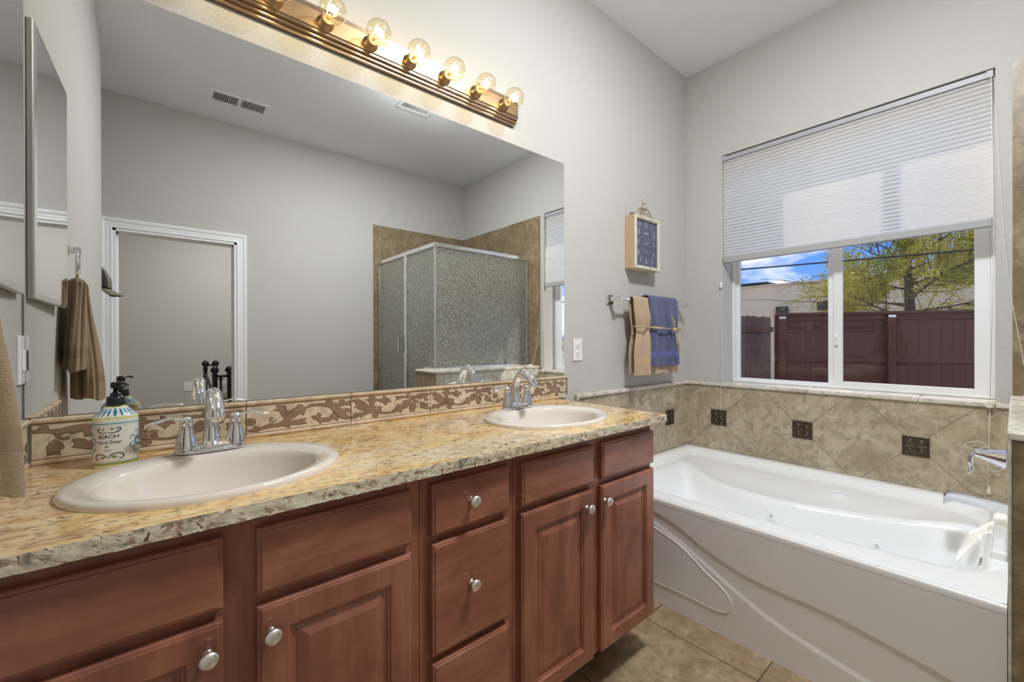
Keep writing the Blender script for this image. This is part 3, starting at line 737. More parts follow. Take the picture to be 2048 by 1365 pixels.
# ------------------------------------------------------------------ backsplash border
def splash_tiles():
    T1 = ([[(775,740),(810,745),(830,705),(870,725),(930,690),(1000,690),(1050,640),(1020,590),(1010,560),(955,545),(998,538),(985,500),(1020,500),(1055,510),(1060,560),(1080,570),(1145,515),(1150,495),(1180,505),(1200,530),(1260,500),(1330,493),(1420,498),(1490,495),(1500,460),(1530,460),(1550,490),(1600,462),(1590,520),(1555,510),(1480,535),(1530,560),(1575,590),(1540,600),(1590,650),(1600,657),(1560,662),(1520,655),(1475,620),(1450,580),(1400,530),(1330,515),(1260,517),(1210,545),(1192,610),(1160,590),(1110,640),(1060,670),(1150,660),(1220,640),(1195,670),(1220,695),(1150,705),(1090,705),(1080,740),(1050,715),(960,720),(880,740),(840,765),(790,760)],
            [(1420,545),(1440,590),(1410,640),(1360,650),(1325,645),(1340,600),(1310,590),(1300,620),(1260,625),(1270,650),(1310,670),(1330,705),(1355,682),(1410,684),(1440,655),(1470,680),(1490,650),(1455,600)],
            [(1545,545),(1590,560),(1600,600),(1560,580)]],
          [(800,662,34),(1405,482,26)], [(955,640,30)], (770,502,785), (1603,435,690))
    T2 = ([[(850,335),(880,345),(915,320),(935,345),(985,370),(1000,400),(1030,425),(1060,450),(1090,490),(1130,515),(1190,540),(1240,545),(1300,530),(1345,480),(1370,425),(1410,430),(1430,390),(1440,370),(1490,360),(1520,345),(1545,330),(1525,400),(1500,450),(1470,480),(1420,500),(1410,555),(1385,550),(1370,525),(1320,545),(1250,560),(1180,560),(1110,545),(1060,540),(1000,520),(950,500),(920,470),(875,440),(905,430),(895,395),(860,355)],
            [(1095,495),(1055,440),(1045,400),(1040,365),(995,340),(1038,332),(1040,290),(1065,285),(1110,300),(1105,330),(1150,340),(1200,325),(1195,285),(1220,290),(1225,320),(1265,330),(1290,385),(1260,375),(1225,435),(1200,395),(1165,375),(1120,360),(1095,390),(1085,430),(1100,470),(1120,500)],
            [(1130,482),(1160,450),(1185,455),(1170,480),(1180,520),(1150,522)],
            [(848,595),(880,590),(870,560),(890,535),(910,550),(960,535),(1020,522),(1075,542),(1020,560),(980,580),(950,625),(935,590),(900,610),(850,625)],
            [(1330,365),(1360,340),(1340,290),(1390,300),(1420,290),(1475,300),(1480,260),(1500,245),(1520,260),(1525,295),(1580,290),(1640,265),(1700,253),(1785,258),(1750,290),(1730,320),(1760,350),(1745,375),(1710,370),(1705,330),(1690,320),(1640,345),(1630,330),(1600,330),(1575,360),(1600,380),(1635,365),(1620,395),(1590,400),(1565,375),(1550,330),(1500,320),(1430,320),(1370,345)],
            [(1555,390),(1590,430),(1600,480),(1575,510),(1580,550),(1555,535),(1520,550),(1515,470),(1530,420)],
            [(1640,475),(1660,450),(1645,400),(1670,395),(1710,405),(1725,430),(1760,400),(1745,450),(1770,490),(1790,500),(1770,512),(1730,505),(1690,490)]],
          [(1105,585,34),(1495,290,24)], [(1120,440,26)], (845,300,665), (1795,210,545))
    root = thing('backsplash', 'scroll-leaf border tile backsplash between the long mirror and the countertop', 'backsplash', (.93, -.006, .926))
    M_B = travertine('border_tile_ground', (.58, .475, .345), (.68, .57, .43), (.74, .65, .52), rough=.55, bmp=.5)
    M_O = simple('border_leaf_outline', (.17, .085, .045), .6, var=.3, scale=30); M_Lf = travertine('border_leaf', (.21, .135, .085), (.28, .185, .12), (.35, .24, .16), rough=.5, bmp=.4)
    za, zb = .939, 1.022; y = -.0105
    def tile(x0, x1, T, cutx, axis='x', xlo=-9):
        polys, balls, rings_, (lx, lt, lb), (rx, rt, rb) = T
        W = .3135
        def mp(px, py, h):
            u = (px-lx)/(rx-lx); t = lerp(lt, rt, u); b_ = lerp(lb, rb, u); v = 1-(py-t)/(b_-t)
            xx = max(xlo+.001, x0+min(u*W, cutx-x0)); zz = lerp(za, zb, max(.02, min(.98, v)))
            return (xx, y-h, zz) if axis == 'x' else (.0105+h, -xx, zz)
        m = MB()
        if axis == 'x': m.box(max(x0, xlo)+.0012, x1-.0012, y, -.001, za, zb, .0012)
        else: m.box(.001, .0105, -x1+.0012, -x0-.0012, za, zb, .0012)
        tl = m.build('border_tile', M_B, root if axis == 'x' else root2)
        def lim(px): return xlo-.001 <= x0+(px-lx)/(rx-lx)*W <= cutx+1e-5
        m = MB(); m2 = MB()
        for P_ in polys:
            if not any(lim(p[0]) for p in P_): continue
            c = (sum(p[0] for p in P_)/len(P_), sum(p[1] for p in P_)/len(P_)); n = len(P_)
            # outline = polygon pushed outwards a little, leaf on top
            outl = []
            for i in range(n):
                a, b = P_[i-1], P_[(i+1) % n]; tx, ty = b[0]-a[0], b[1]-a[1]; l = math.hypot(tx, ty) or 1
                outl.append((P_[i][0]+ty/l*5, P_[i][1]-tx/l*5))
            ar = sum(P_[i-1][0]*P_[i][1]-P_[i][0]*P_[i-1][1] for i in range(n))
            if ar < 0: outl = [(2*p[0]-o[0], 2*p[1]-o[1]) for p, o in zip(P_, outl)]
            m.poly([mp(*p, .0006) for p in outl], None); m2.poly([mp(*p, .0010) for p in P_], None)
        for (bx, by, r) in balls:
            if lim(bx+r):
                m.poly([mp(bx+(r+5)*math.cos(t), by+(r+5)*math.sin(t), .0007) for t in [2*PI*i/20 for i in range(20)]], None)
                m2.poly([mp(bx+r*math.cos(t), by+r*math.sin(t), .0012) for t in [2*PI*i/20 for i in range(20)]], None)
        for (bx, by, r) in rings_:
            if lim(bx+r):
                pts = [mp(bx+r*(1-.6*i/24)*math.cos(i/24*5.2), by+r*(1-.6*i/24)*math.sin(i/24*5.2), .0010) for i in range(25)]
                m.tube(pts, .0011, 6)
        if m.bm.verts: m.build('leaf_outline', M_O, tl)
        else: m.bm.free()
        if m2.bm.verts: m2.build('leaf_scroll', M_Lf, tl)
        else: m2.bm.free()
        for z0, z1, d in ((.925, .9375, .014), (1.0235, 1.037, .016)):
            m = MB(); pr = [(0, z0), (-d*.75, z0), (-d, lerp(z0, z1, .3)), (-d, lerp(z0, z1, .7)), (-d*.75, z1), (0, z1)]
            if axis == 'x': m.sweep(pr, max(x0, xlo)+.0008, x1-.0008, 'x')
            else: m.sweep([(-a, b) for a, b in pr], -x1+.0008, -x0-.0008, 'y')
            m.build('pencil_liner', M_LINER, root if axis == 'x' else root2)
        for z0, z1 in ((.9372, .9396), (1.0215, 1.0238)):
            g = MB()
            if axis == 'x': g.box(max(x0, xlo), x1, y+.0005, -.001, z0, z1)
            else: g.box(.001, .0100, -x1, -x0, z0, z1)
            g.build('grout_line', M_G, root if axis == 'x' else root2)
    M_G = simple('brown_grout', (.15, .08, .045), .8)
    xs = [.014, .133, .447, .759, 1.069, 1.383, 1.698, 1.856]
    seq = [T2, T2, T1, T2, T2, T1, T2]
    for i in range(7):
        a, b = xs[i], xs[i+1]
        if i == 0: tile(b-.3135, b, T2, b, 'x', a)
        else: tile(a, b, seq[i], b if b-a < .3 else a+.312)
    m = MB(); m.box(1.856, 1.8605, -.0115, -.001, .9375, 1.0235); m.build('grout_line', M_G, root)
    global root2
    root2 = thing('side_splash', 'short scroll-leaf border tile splash on the left wall, behind the hanging towel', 'backsplash', (.006, -.22, .926))
    tile(.018, .31, T1, .31, 'y'); tile(.312, .440, T2, .440, 'y')
splash_tiles()

# ================================================================== MIRROR, LIGHT BAR
m = MB(); m.box(.004, 1.847, -.006, -.0005, 1.0385, 2.123, .0012, 1)
tag(m.build('wall_mirror', M_MIRROR), 'long frameless mirror on the wall over both sinks', 'mirror')
def light_bar():
    z0, z1 = 2.201, 2.324; zc = (z0+z1)/2; xa, xb = .285, 1.508
    root = thing('vanity_light', 'long brass strip fixture with clear globe bulbs above the mirror', 'light fixture', (.9, 0, zc))
    hp = [(0, z0), (-.012, z0), (-.016, z0+.003), (-.016, z0+.009), (-.022, z0+.010), (-.025, z0+.013), (-.025, z0+.020), (-.031, z0+.021), (-.034, z0+.024), (-.034, z0+.030), (-.036, z0+.033)]
    pr = hp+[(y, 2*zc-z) for y, z in reversed(hp)]
    m = MB(); m.sweep(pr[:], xa, xb, 'x')
    # end cap steps
    m.box(xb, xb+.004, -.030, 0, z0+.010, z1-.010, .002); m.box(xa-.004, xa, -.030, 0, z0+.010, z1-.010, .002)
    m.build('backplate', M_BARRAIL, root)
    m = MB(); m.box(xa+.002, xb-.002, -.0375, -.034, z0+.033, z1-.033, .0008); m.build('face_strip', M_BRONZE, root)
    for k in range(8):
        x = 1.422-.1505*k; z = zc-.003
        m = MB(); m.lathe([(.026, .0), (.026, .004), (.0205, .006), (.0205, .030), (.019, .032), (.017, .032)], (x, -.036, z), axis=(0, -1, 0), n=28, cap1=True)
        s_ = m.build('socket', M_BRONZE, root)
        m = MB(); pf = [(.0125, -.002), (.0130, .006)]
        for i in range(15):
            t = PI*(.10+.90*i/14); pf.append((max(.0002, .041*math.sin(t)), .044-.041*math.cos(t)))
        m.lathe(pf, (x, -.067, z), axis=(0, -1, 0), n=32)
        b = m.build('bulb', M_BULB, root)
        m = MB(); m.tube([(x-.010, -.085, z), (x-.012, -.108, z+.004), (x-.006, -.112, z-.003), (x, -.108, z+.005), (x+.006, -.112, z-.003), (x+.012, -.108, z+.004), (x+.010, -.085, z)], .0012, 6); m.build('filament', M_FIL, b)
        m = MB(); m.lathe([(.0055, 0), (.0045, .012), (.002, .022)], (x, -.067, z), axis=(0, -1, 0), n=12, cap0=True, cap1=True); m.build('bulb_stem', simple('bulb_stem_brass', (.8, .6, .3), .3, .6) if k == 0 else bpy.data.materials['bulb_stem_brass'], b)
        lamp('bulb_glow', 'POINT', .24, (x, -.112, z), color=(1, .84, .60), size=.02)
light_bar()

# ================================================================== WALL ITEMS
def outlet():
    root = thing('wall_outlet', 'white duplex power outlet between the mirror and the towel bar', 'outlet', (1.951, 0, 1.169))
    m = MB(); m.box(1.916, 1.986, -.006, 0, 1.110, 1.226, .002); m.build('cover_plate', M_PLASTIC, root)
    for z in (1.190, 1.147):
        m = MB(); m.lathe([(.0165, 0), (.0165, .002), (.015, .0025)], (1.951, -.006, z), axis=(0, -1, 0), n=24, cap1=True); r = m.build('receptacle', M_PLASTIC, root)
        m = MB(); m.box(1.943, 1.945, -.0092, -.0083, z-.001, z+.009); m.box(1.957, 1.959, -.0092, -.0083, z-.001, z+.009); m.lathe([(.0025, 0), (.0025, .0007)], (1.951, -.0084, z-.009), axis=(0, -1, 0), n=10, cap1=True); m.build('slot', M_DARK, r)
outlet()
def switch_plate():
    root = thing('switch_plate', 'narrow white switch plate on the left wall beside the mirror edge', 'switch', (0, -.032, 1.175))
    m = MB(); m.box(0, .006, -.052, -.008, 1.12, 1.232, .002); m.build('cover_plate', M_PLASTIC, root)
    m = MB(); m.box(.006, .010, -.039, -.021, 1.15, 1.20, .002); m.build('rocker', M_PLASTIC, root)
switch_plate()
def towel_bar():
    root = thing('towel_bar', 'chrome square towel bar below the wall clock', 'towel bar', (2.597, 0, 1.452))
    m = MB(); m.box(2.230, 2.965, -.078, -.066, 1.446, 1.458, .002); m.build('bar', M_CHROME, root)
    for x in (2.227, 2.967):
        m = MB(); sq = lambda y, r: [(x-r, y, 1.452-r), (x+r, y, 1.452-r), (x+r, y, 1.452+r), (x-r, y, 1.452+r)]
        m.ring_skin([sq(0, .027), sq(-.006, .027), sq(-.012, .022), sq(-.020, .013), (sq(-.055, .0105)), sq(-.064, .013), sq(-.082, .013), sq(-.084, .011)], True, True, True, False)
        m.build('post', M_CHROME, root)
towel_bar()
def drape(nm, mats, x0, x1, r, zt, zf, zb, folds, amp, yc=-.072, thick=.006, band=None, gather=None, lab=None, cat='towel'):
    m = MB(); nu, nv = 70, 110
    Lf, Lb = zt-zf, zt-zb; arc = PI*r; tot = Lb+arc+Lf
    def f(u, v):
        s_ = v*tot; x = lerp(x0, x1, u)
        if s_ < Lb: y = yc+r; z = zb+s_; side = 1; d = (Lb-s_)
        elif s_ < Lb+arc:
            t = (s_-Lb)/r; y = yc+r*math.cos(t); z = zt+r*math.sin(t); side = math.cos(t); d = 0
        else: y = yc-r; z = zt-(s_-Lb-arc); side = -1; d = s_-Lb-arc
        k = sm(d/.12)
        w = folds(u, z)*amp*(.35+.65*k)
        if side > 0: w *= .25
        y += (-w if side <= 0 else w*.5)
        if gather:
            g = gather(z) if side < 0 else gather(z)
            xc = (x0+x1)/2; x = xc+(x-xc)*g
        x += .0015*math.sin(z*37+u*9)
        return (x, y, z+(.002*math.sin(u*23) if d > 0 else 0))
    m.grid(f, nu, nv)
    if band:
        for fc in m.bm.faces:
            c = fc.calc_center_median()
            for z0, z1 in band:
                if c.y < yc and z0 < c.z < z1: fc.material_index = 1
    o = m.build(nm, mats, norm=False); md = o.modifiers.new('thickness', 'SOLIDIFY'); md.thickness = thick; md.offset = 1
    if lab: tag(o, lab, cat)
    return o
gt = lambda z: 1-.10*math.exp(-((z-1.28)/.07)**2)
def pfold(u, z):
    # a folded-over stack at the left, calmer to the right
    a = math.exp(-((u-.07)/.055)**2)*1.9+math.exp(-((u-.25)/.075)**2)*2.3
    return a*(1.0-.45*math.exp(-((z-1.28)/.05)**2))+.25*math.sin(u*11)
drape('bath_towel', [M_TPEACH, M_BAND_P], 2.335, 2.835, .016, 1.456, 1.010, 1.02, pfold, .012, band=[(1.075, 1.115)], gather=gt, lab='peach terry bath towel hanging on the bar, underneath the blue one')
def bfold(u, z): return (.75*math.sin(u*PI*3.4+.4)+.35*math.sin(u*PI*7.3+1+z*3)+.9*math.exp(-((u-.97)/.06)**2))*(.35+.65*sm((1.46-z)/.25))*(1.0-.5*math.exp(-((z-1.28)/.05)**2))+.6
drape('hand_towel', [M_TBLUE, M_BAND_B], 2.475, 2.795, .030, 1.458, 1.062, 1.12, bfold, .0135, band=[(1.115, 1.150), (1.066, 1.072)], gather=lambda z: 1-.06*math.exp(-((z-1.28)/.07)**2)+.05*sm((1.25-z)/.2), lab='slate blue hand towel laid over the peach towel on the bar')
def raffia():
    root = thing('raffia_tie', 'raffia bow tied around the towels on the bar', 'ribbon', (2.70, -.11, 1.28))
    rnd = random.Random(5); m = MB()
    for k in range(5):
        dz = rnd.uniform(-.007, .007); P = []
        for i in range(25):
            t = i/24; x = lerp(2.335, 2.822, t); yy = -.104-.024*math.exp(-((t-.10)/.09)**2)-.028*sm((t-.25)/.08)*(1-sm((t-.93)/.07)) - .003*math.sin(t*20+k)
            if t < .03 or t > .97: yy = -.088
            P.append((x, yy, 1.292-.012*t+dz+.002*math.sin(t*13+k)))
        m.tube(P, .0023, 6)
    m.build('band', M_RAFFIA, root)
    m = MB(); cx, cy, cz = 2.672, -.150, 1.283
    m.lathe([(.002, -.016), (.011, -.010), (.014, 0), (.011, .010), (.002, .016)], (cx, cy, cz), n=12); m.build('knot', M_RAFFIA, root)
    m = MB(); 
    for k in range(14):
        ex = 2.712+rnd.uniform(-.025, .018); ez = 1.145+rnd.uniform(-.03, .03)
        m.tube([(cx+.004, cy-.006, cz-.008), (cx+.012+rnd.uniform(-.006, .006), cy-.012, cz-.05), (ex, cy-.006+rnd.uniform(-.008, .008), ez)], [.0022, .0018, .0012], 5)
    for k in range(8):
        m.tube([(cx, cy, cz+.01), (cx-.020+rnd.uniform(-.01, .01), cy-.012, cz+.035), (cx-.030+rnd.uniform(-.008, .008), cy-.010, cz+.055+rnd.uniform(-.01, .01)), (cx-.018, cy-.014, cz+.052), (cx-.004, cy-.008, cz+.012)], .0022, 5)
    m.tube([(cx, cy, cz), (cx-.035, cy-.01, cz+.05), (cx-.055, cy-.012, cz+.095)], [.002, .0015, .001], 5); m.tube([(cx, cy, cz), (cx+.06, cy-.012, cz-.01), (cx+.13, cy-.02, cz-.065)], [.002, .0014, .0008], 5)
    m.build('bow', M_RAFFIA, root)
raffia()

def clock():
    x0, x1, z0, z1, yf = 2.378, 2.642, 1.640, 1.955, -.066
    root = thing('wall_clock', 'distressed cream box clock with a blue face above the towel bar', 'clock', ((x0+x1)/2, 0, z0))
    def chipped(name, c):
        t = NT(name); v = t.obj(); X, Y, Z = t.xyz(v)
        ch = t.ramp(t.noise(v, 75, 4, .6, .5), [(.60, 0), (.63, 1)]); zz = t.ma('ABSOLUTE', t.ma('SUBTRACT', Z, .157))
        ed = t.ramp(zz, [(.105, 0), (.15, 1)]); k = t.ma('MULTIPLY', ch, ed)
        k2 = t.ma('MAXIMUM', k, t.ma('MULTIPLY', t.ramp(t.noise(v, 60, 4), [(.69, 0), (.71, 1)]), 1.0))
        col = t.mix(k2, t.mix(t.noise(v, 25, 4), tuple(a*.85 for a in c), c), (.06, .04, .025)); return t.pbr(col, .5)
    MC = chipped('chipped_cream_paint', (.74, .70, .55)); MS = chipped('chipped_tan_side', (.60, .42, .27))
    m = MB(); m.mi = 1; m.box(x0, x0+.010, yf, 0, z0, z1, .001); m.mi = 0
    m.box(x1-.010, x1, yf, 0, z0, z1, .001); m.box(x0+.010, x1-.010, yf, 0, z0, z0+.010, .001); m.box(x0+.010, x1-.010, yf, 0, z1-.010, z1, .001)
    m.build('case', [MC, MS], root)
    m = MB(); w = .020
    rings = []
    for ins, h in ((0, 0), (0, .006), (.003, .009), (.014, .009), (.017, .006), (w, .005), (w, -.004)):
        rings.append([(x0+ins, yf-h, z0+ins), (x1-ins, yf-h, z0+ins), (x1-ins, yf-h, z1-ins), (x0+ins, yf-h, z1-ins)])
    m.ring_skin(rings, True, False, False, False); m.build('frame', MC, root)
    t = NT('blue_clock_face'); v = t.obj(); st = t.noise(t.obj((1, 1, 9)), 9, 4, .6, .6)
    mf = t.pbr(t.ramp(st, [(.35, (.06, .065, .14)), (.65, (.115, .12, .24))]), .35)
    ya = yf+.006
    face = MB().box(x0+.012, x1-.012, ya, ya+.003, z0+.012, z1-.012).build('dial', mf, root)
    ink = simple('white_dial_ink', (.75, .76, .80), .5); m = MB(); cx, cz = (x0+x1)/2, (z0+z1)/2
    def T(s_, u, w_, size, sx=.62): add_text(m, s_, size, lambda a, b: (cx+u+a, ya-.0006, cz+w_+b), 0, sx)
    for s_, u, w_ in (('11', -.070, .108), ('12', -.002, .112), ('1', .062, .108), ('2', .082, .062), ('3', .084, .002), ('4', .082, -.058), ('5', .060, -.105), ('6', 0, -.108), ('7', -.062, -.105), ('8', -.082, -.058), ('9', -.084, .002), ('10', -.082, .062)): T(s_, u, w_, .046)
    T('PARIS', -.0, .062, .018, 1.1); T('France', 0, -.045, .014, 1.0)
    m.build('numerals', ink, face)
    m = MB(); m.tube([(cx, ya-.002, cz), (cx+.028, ya-.002, cz+.012)], .0016, 6); m.tube([(cx, ya-.0025, cz), (cx-.045, ya-.0025, cz-.004)], .0012, 6); m.lathe([(.004, 0), (.004, .002)], (cx, ya-.001, cz), axis=(0, -1, 0), n=12, cap1=True); m.build('clock_hand', ink, root)
    MB().box(x0+.018, x1-.018, yf+.0002, yf+.0015, z0+.018, z1-.018).build('glass', M_PANE, root)
    # scrolled crest
    MO = simple('weathered_crest_metal', (.42, .36, .27), .45, .35, var=.5, scale=80)
    m = MB(); yy = -.045
    for s_ in (-1, 1):
        m.tube(spline([(cx+s_*.078, yy, z1+.003), (cx+s_*.074, yy, z1+.028), (cx+s_*.052, yy, z1+.052), (cx+s_*.022, yy, z1+.060), (cx+s_*.006, yy, z1+.052), (cx+s_*.010, yy, z1+.036)], 6), .0042, 8)
        m.tube(spline([(cx+s_*.050, yy, z1+.002), (cx+s_*.048, yy, z1+.020), (cx+s_*.030, yy, z1+.036), (cx+s_*.012, yy, z1+.030)], 6), .0035, 8)
        m.tube(spline([(cx+s_*.078, yy, z1+.003), (cx+s_*.095, yy, z1+.006), (cx+s_*.098, yy, z1+.018), (cx+s_*.086, yy, z1+.018)], 5), .0035, 8)
        m.lathe([(.001, -.012), (.010, -.008), (.013, 0), (.010, .008), (.001, .012)], (cx-.105, yy+.015, z1+.012), n=12)
    m.tube([(cx, yy, z1), (cx, yy, z1+.055)], .004, 8)
    m.lathe([(.005, .045), (.014, .052), (.017, .064), (.009, .076), (.006, .082), (.011, .088), (.011, .096), (.005, .103), (.004, .108), (.007, .114), (.001, .122)], (cx, yy, z1), n=16)
    m.build('crest', MO, root)
clock()

# ------------------------------------------------------------------ medicine cabinet, towel ring, cap
def medicine_cabinet():
    root = thing('medicine_cabinet', 'mirror-fronted medicine cabinet on the left wall, door slightly ajar', 'cabinet', (0, -.27, 1.324))
    M_FR = simple('pale_steel_edge', (.70, .69, .66), .3, .7)
    m = MB(); z0, z1 = 1.324, 2.008
    m.box(0, .006, -.455, -.443, z0+.01, z1-.01); m.box(0, .006, -.078, -.066, z0+.01, z1-.01); m.box(0, .006, -.455, -.066, z0+.01, z0+.02); m.box(0, .006, -.455, -.066, z1-.02, z1-.01)
    m.build('frame', M_FR, root)
    a = Vector((.0125, -.066)); b = Vector((.0265, -.462)); d = (b-a).normalized(); n_ = Vector((-d.y, d.x))*-1
    if n_.x < 0: n_ = -n_
    L_ = (b-a).length; wc = .010
    def P(s_, t_, h): q = a+d*s_+n_*h; return (q.x, q.y, t_)
    rings = []
    for ins, h in ((0, -.010), (0, -.001), (.001, 0)):
        rings.append([P(ins, z0+ins, h), P(L_-ins, z0+ins, h), P(L_-ins, z1-ins, h), P(ins, z1-ins, h)])
    m = MB(); m.ring_skin(rings, True, True, True, False)
    for z in (1.93, 1.905, 1.70, 1.675, 1.44, 1.415): m.lathe([(.002, 0), (.002, .001)], P(-.0008, z, -.005), axis=(0, 1, 0), n=8, cap1=True)
    dr = m.build('door', M_FR, root)
    m = MB(); rings = []
    for ins, h in ((.0015, 0), (.0015, .0006), (.0135, .0028), (.014, .0029)):
        rings.append([P(ins, z0+ins, h), P(L_-ins, z0+ins, h), P(L_-ins, z1-ins, h), P(ins, z1-ins, h)])
    m.ring_skin(rings, True, True, True, False); m.build('mirror_panel', M_MIRROR, dr)
    m = MB(); m.box(.0, .0110, -.0655, -.0615, z0, z1, .001); m.build('side_strip', M_FR, root)
medicine_cabinet()
def towel_ring():
    root = thing('towel_ring', 'chrome ring on the left wall holding the brown hand towel', 'towel ring', (0, -.60, 1.53))
    m = MB(); sq = lambda x, r: [(x, -.60-r, 1.53-r), (x, -.60+r, 1.53-r), (x, -.60+r, 1.53+r), (x, -.60-r, 1.53+r)]
    m.ring_skin([sq(0, .026), sq(.006, .026), sq(.012, .020), sq(.018, .011), sq(.030, .010), sq(.033, .012), sq(.046, .012)], True, True, True, False); m.build('post', M_CHROME, root)
    m = MB(); R_ = .055; m.tube([(.038+.003*math.sin(t), -.60+R_*math.sin(t), 1.478+R_*math.cos(t)) for t in [2*PI*i/40 for i in range(41)]], .0048, 10); m.build('ring', M_CHROME, root)
towel_ring()
def hanging_towel():
    zr = 1.430
    m = MB()
    # two hanging halves: front layer (room side) longer, rear layer shorter; a gathered cloth of folds
    def layer(yc0, w_top, w_bot, x_in, x_out, z0, z1, seed, nf, lean=0):
        rnd = random.Random(seed); ph = rnd.uniform(0, 6)
        nu, nv = 150, 60
        def f(u, v):
            t = 2*PI*u; z = lerp(z1, z0, v); k = sm(v/.35); kx = sm(v/.95)
            tp = min(1, (v/.05+.02))**.5; w = lerp(w_top, w_bot, sm(v*1.1))*tp; dx = lerp(.020, (x_out-x_in)/2, kx)*tp
            xc = lerp(.040, (x_out+x_in)/2, kx)
            r = 1+.20*math.sin(nf*t+ph)*(.4+.6*k)+.08*math.sin((nf*2+1)*t+ph*2+v*2)
            y = yc0+lean*v+w/2*math.cos(t)*r; x = xc+dx*math.sin(t)*r
            x = max(.004, x)
            if v == 1: z += .006*math.sin(3*t)
            return (x, y, z-.010*math.sin(t*2+ph)*v)
        base = len(m.bm.verts); m.grid(f, nu, nv, wrap=True)
    layer(-.560, .050, .140, .010, .060, 1.125, zr+.004, 1, 4, .02)
    layer(-.628, .060, .175, .020, .094, 1.020, zr+.006, 2, 5, -.01)
    for fc in m.bm.faces:
        z = fc.calc_center_median().z; y = fc.calc_center_median().y
        if (y < -.585 and 1.075 < z < 1.108) or (y >= -.57 and 1.165 < z < 1.195): fc.material_index = 1
    o = m.build('hand_towel', [M_TBROWN, M_BAND_W], norm=True); tag(o, 'brown terry hand towel gathered through the chrome ring on the left wall', 'towel')
hanging_towel()
def ball_cap():
    root = thing('baseball_cap', 'dark baseball cap with a tan front hanging past the left wall corner', 'cap', (-.075, -2.33, 1.62))
    MK = simple('charcoal_mesh_cloth', (.025, .025, .022), .9, bump=.6, bscale=500); MT = simple('khaki_cloth', (.20, .19, .13), .85)
    o = Vector((-.062, -2.33, 1.560))
    # crown: dome whose opening faces the wall (-x) tilted down
    def crown(t0, t1, nm, mat):
        m = MB()
        def f(u, v):
            t = lerp(t0, t1, u); ph = v*PI/2
            return (o.x+.098*math.sin(ph+.02)*math.cos(t)*1.0, o.y+.080*math.sin(ph+.02)*math.sin(t), o.z+.160*math.cos(ph))
        m.grid(f, 20, 14); ob = m.build(nm, mat, root); md = ob.modifiers.new('thickness', 'SOLIDIFY'); md.thickness = .002; return ob
    fr = crown(-.62, .62, 'front_panel', MT); crown(.62, 2*PI-.62, 'crown', MK)
    m = MB()
    def vis(u, v):
        t = lerp(-1.05, 1.05, u); r = lerp(0, .058, v)*math.cos(t*.95)**.5
        return (o.x+.094*math.cos(t)+r, o.y+.082*math.sin(t), o.z-.004-r*.62-.03*(math.sin(t)**2)*v*.6)
    m.grid(vis, 24, 8); vo = m.build('visor', MT, root); md = vo.modifiers.new('thickness', 'SOLIDIFY'); md.thickness = .004
    m = MB()
    for cy in (-.03, .02):
        P = []
        for i in range(16):
            a = lerp(.7, 5.6, i/15); y = o.y+cy+.018*math.cos(a); z = o.z+.055+.020*math.sin(a)
            ph = math.acos(max(-1, min(1, (z-o.z)/.160))); sy = (y-o.y)/(.080*math.sin(ph)); sy = max(-.98, min(.98, sy)); P.append((o.x+.098*math.sin(ph)*math.sqrt(1-sy*sy)+.002, y, z))
        m.tube(P, .0014, 5)
    m.build('embroidery', simple('pale_thread', (.5, .5, .45), .8), fr)
    hk = thing('wall_hook', 'small metal hook behind the hanging baseball cap', 'hook', (-.30, -2.33, 1.66))
    m = MB(); m.tube(spline([(-.30, -2.33, 1.66), (-.20, -2.33, 1.655), (-.10, -2.33, 1.66), (-.062, -2.33, 1.712)], 5), .005, 8); m.lathe([(.018, 0), (.018, .004), (.01, .007)], (-.30, -2.33, 1.66), axis=(1, 0, 0), n=18, cap1=True); m.build('hook_arm', M_NICKEL, hk)
ball_cap()

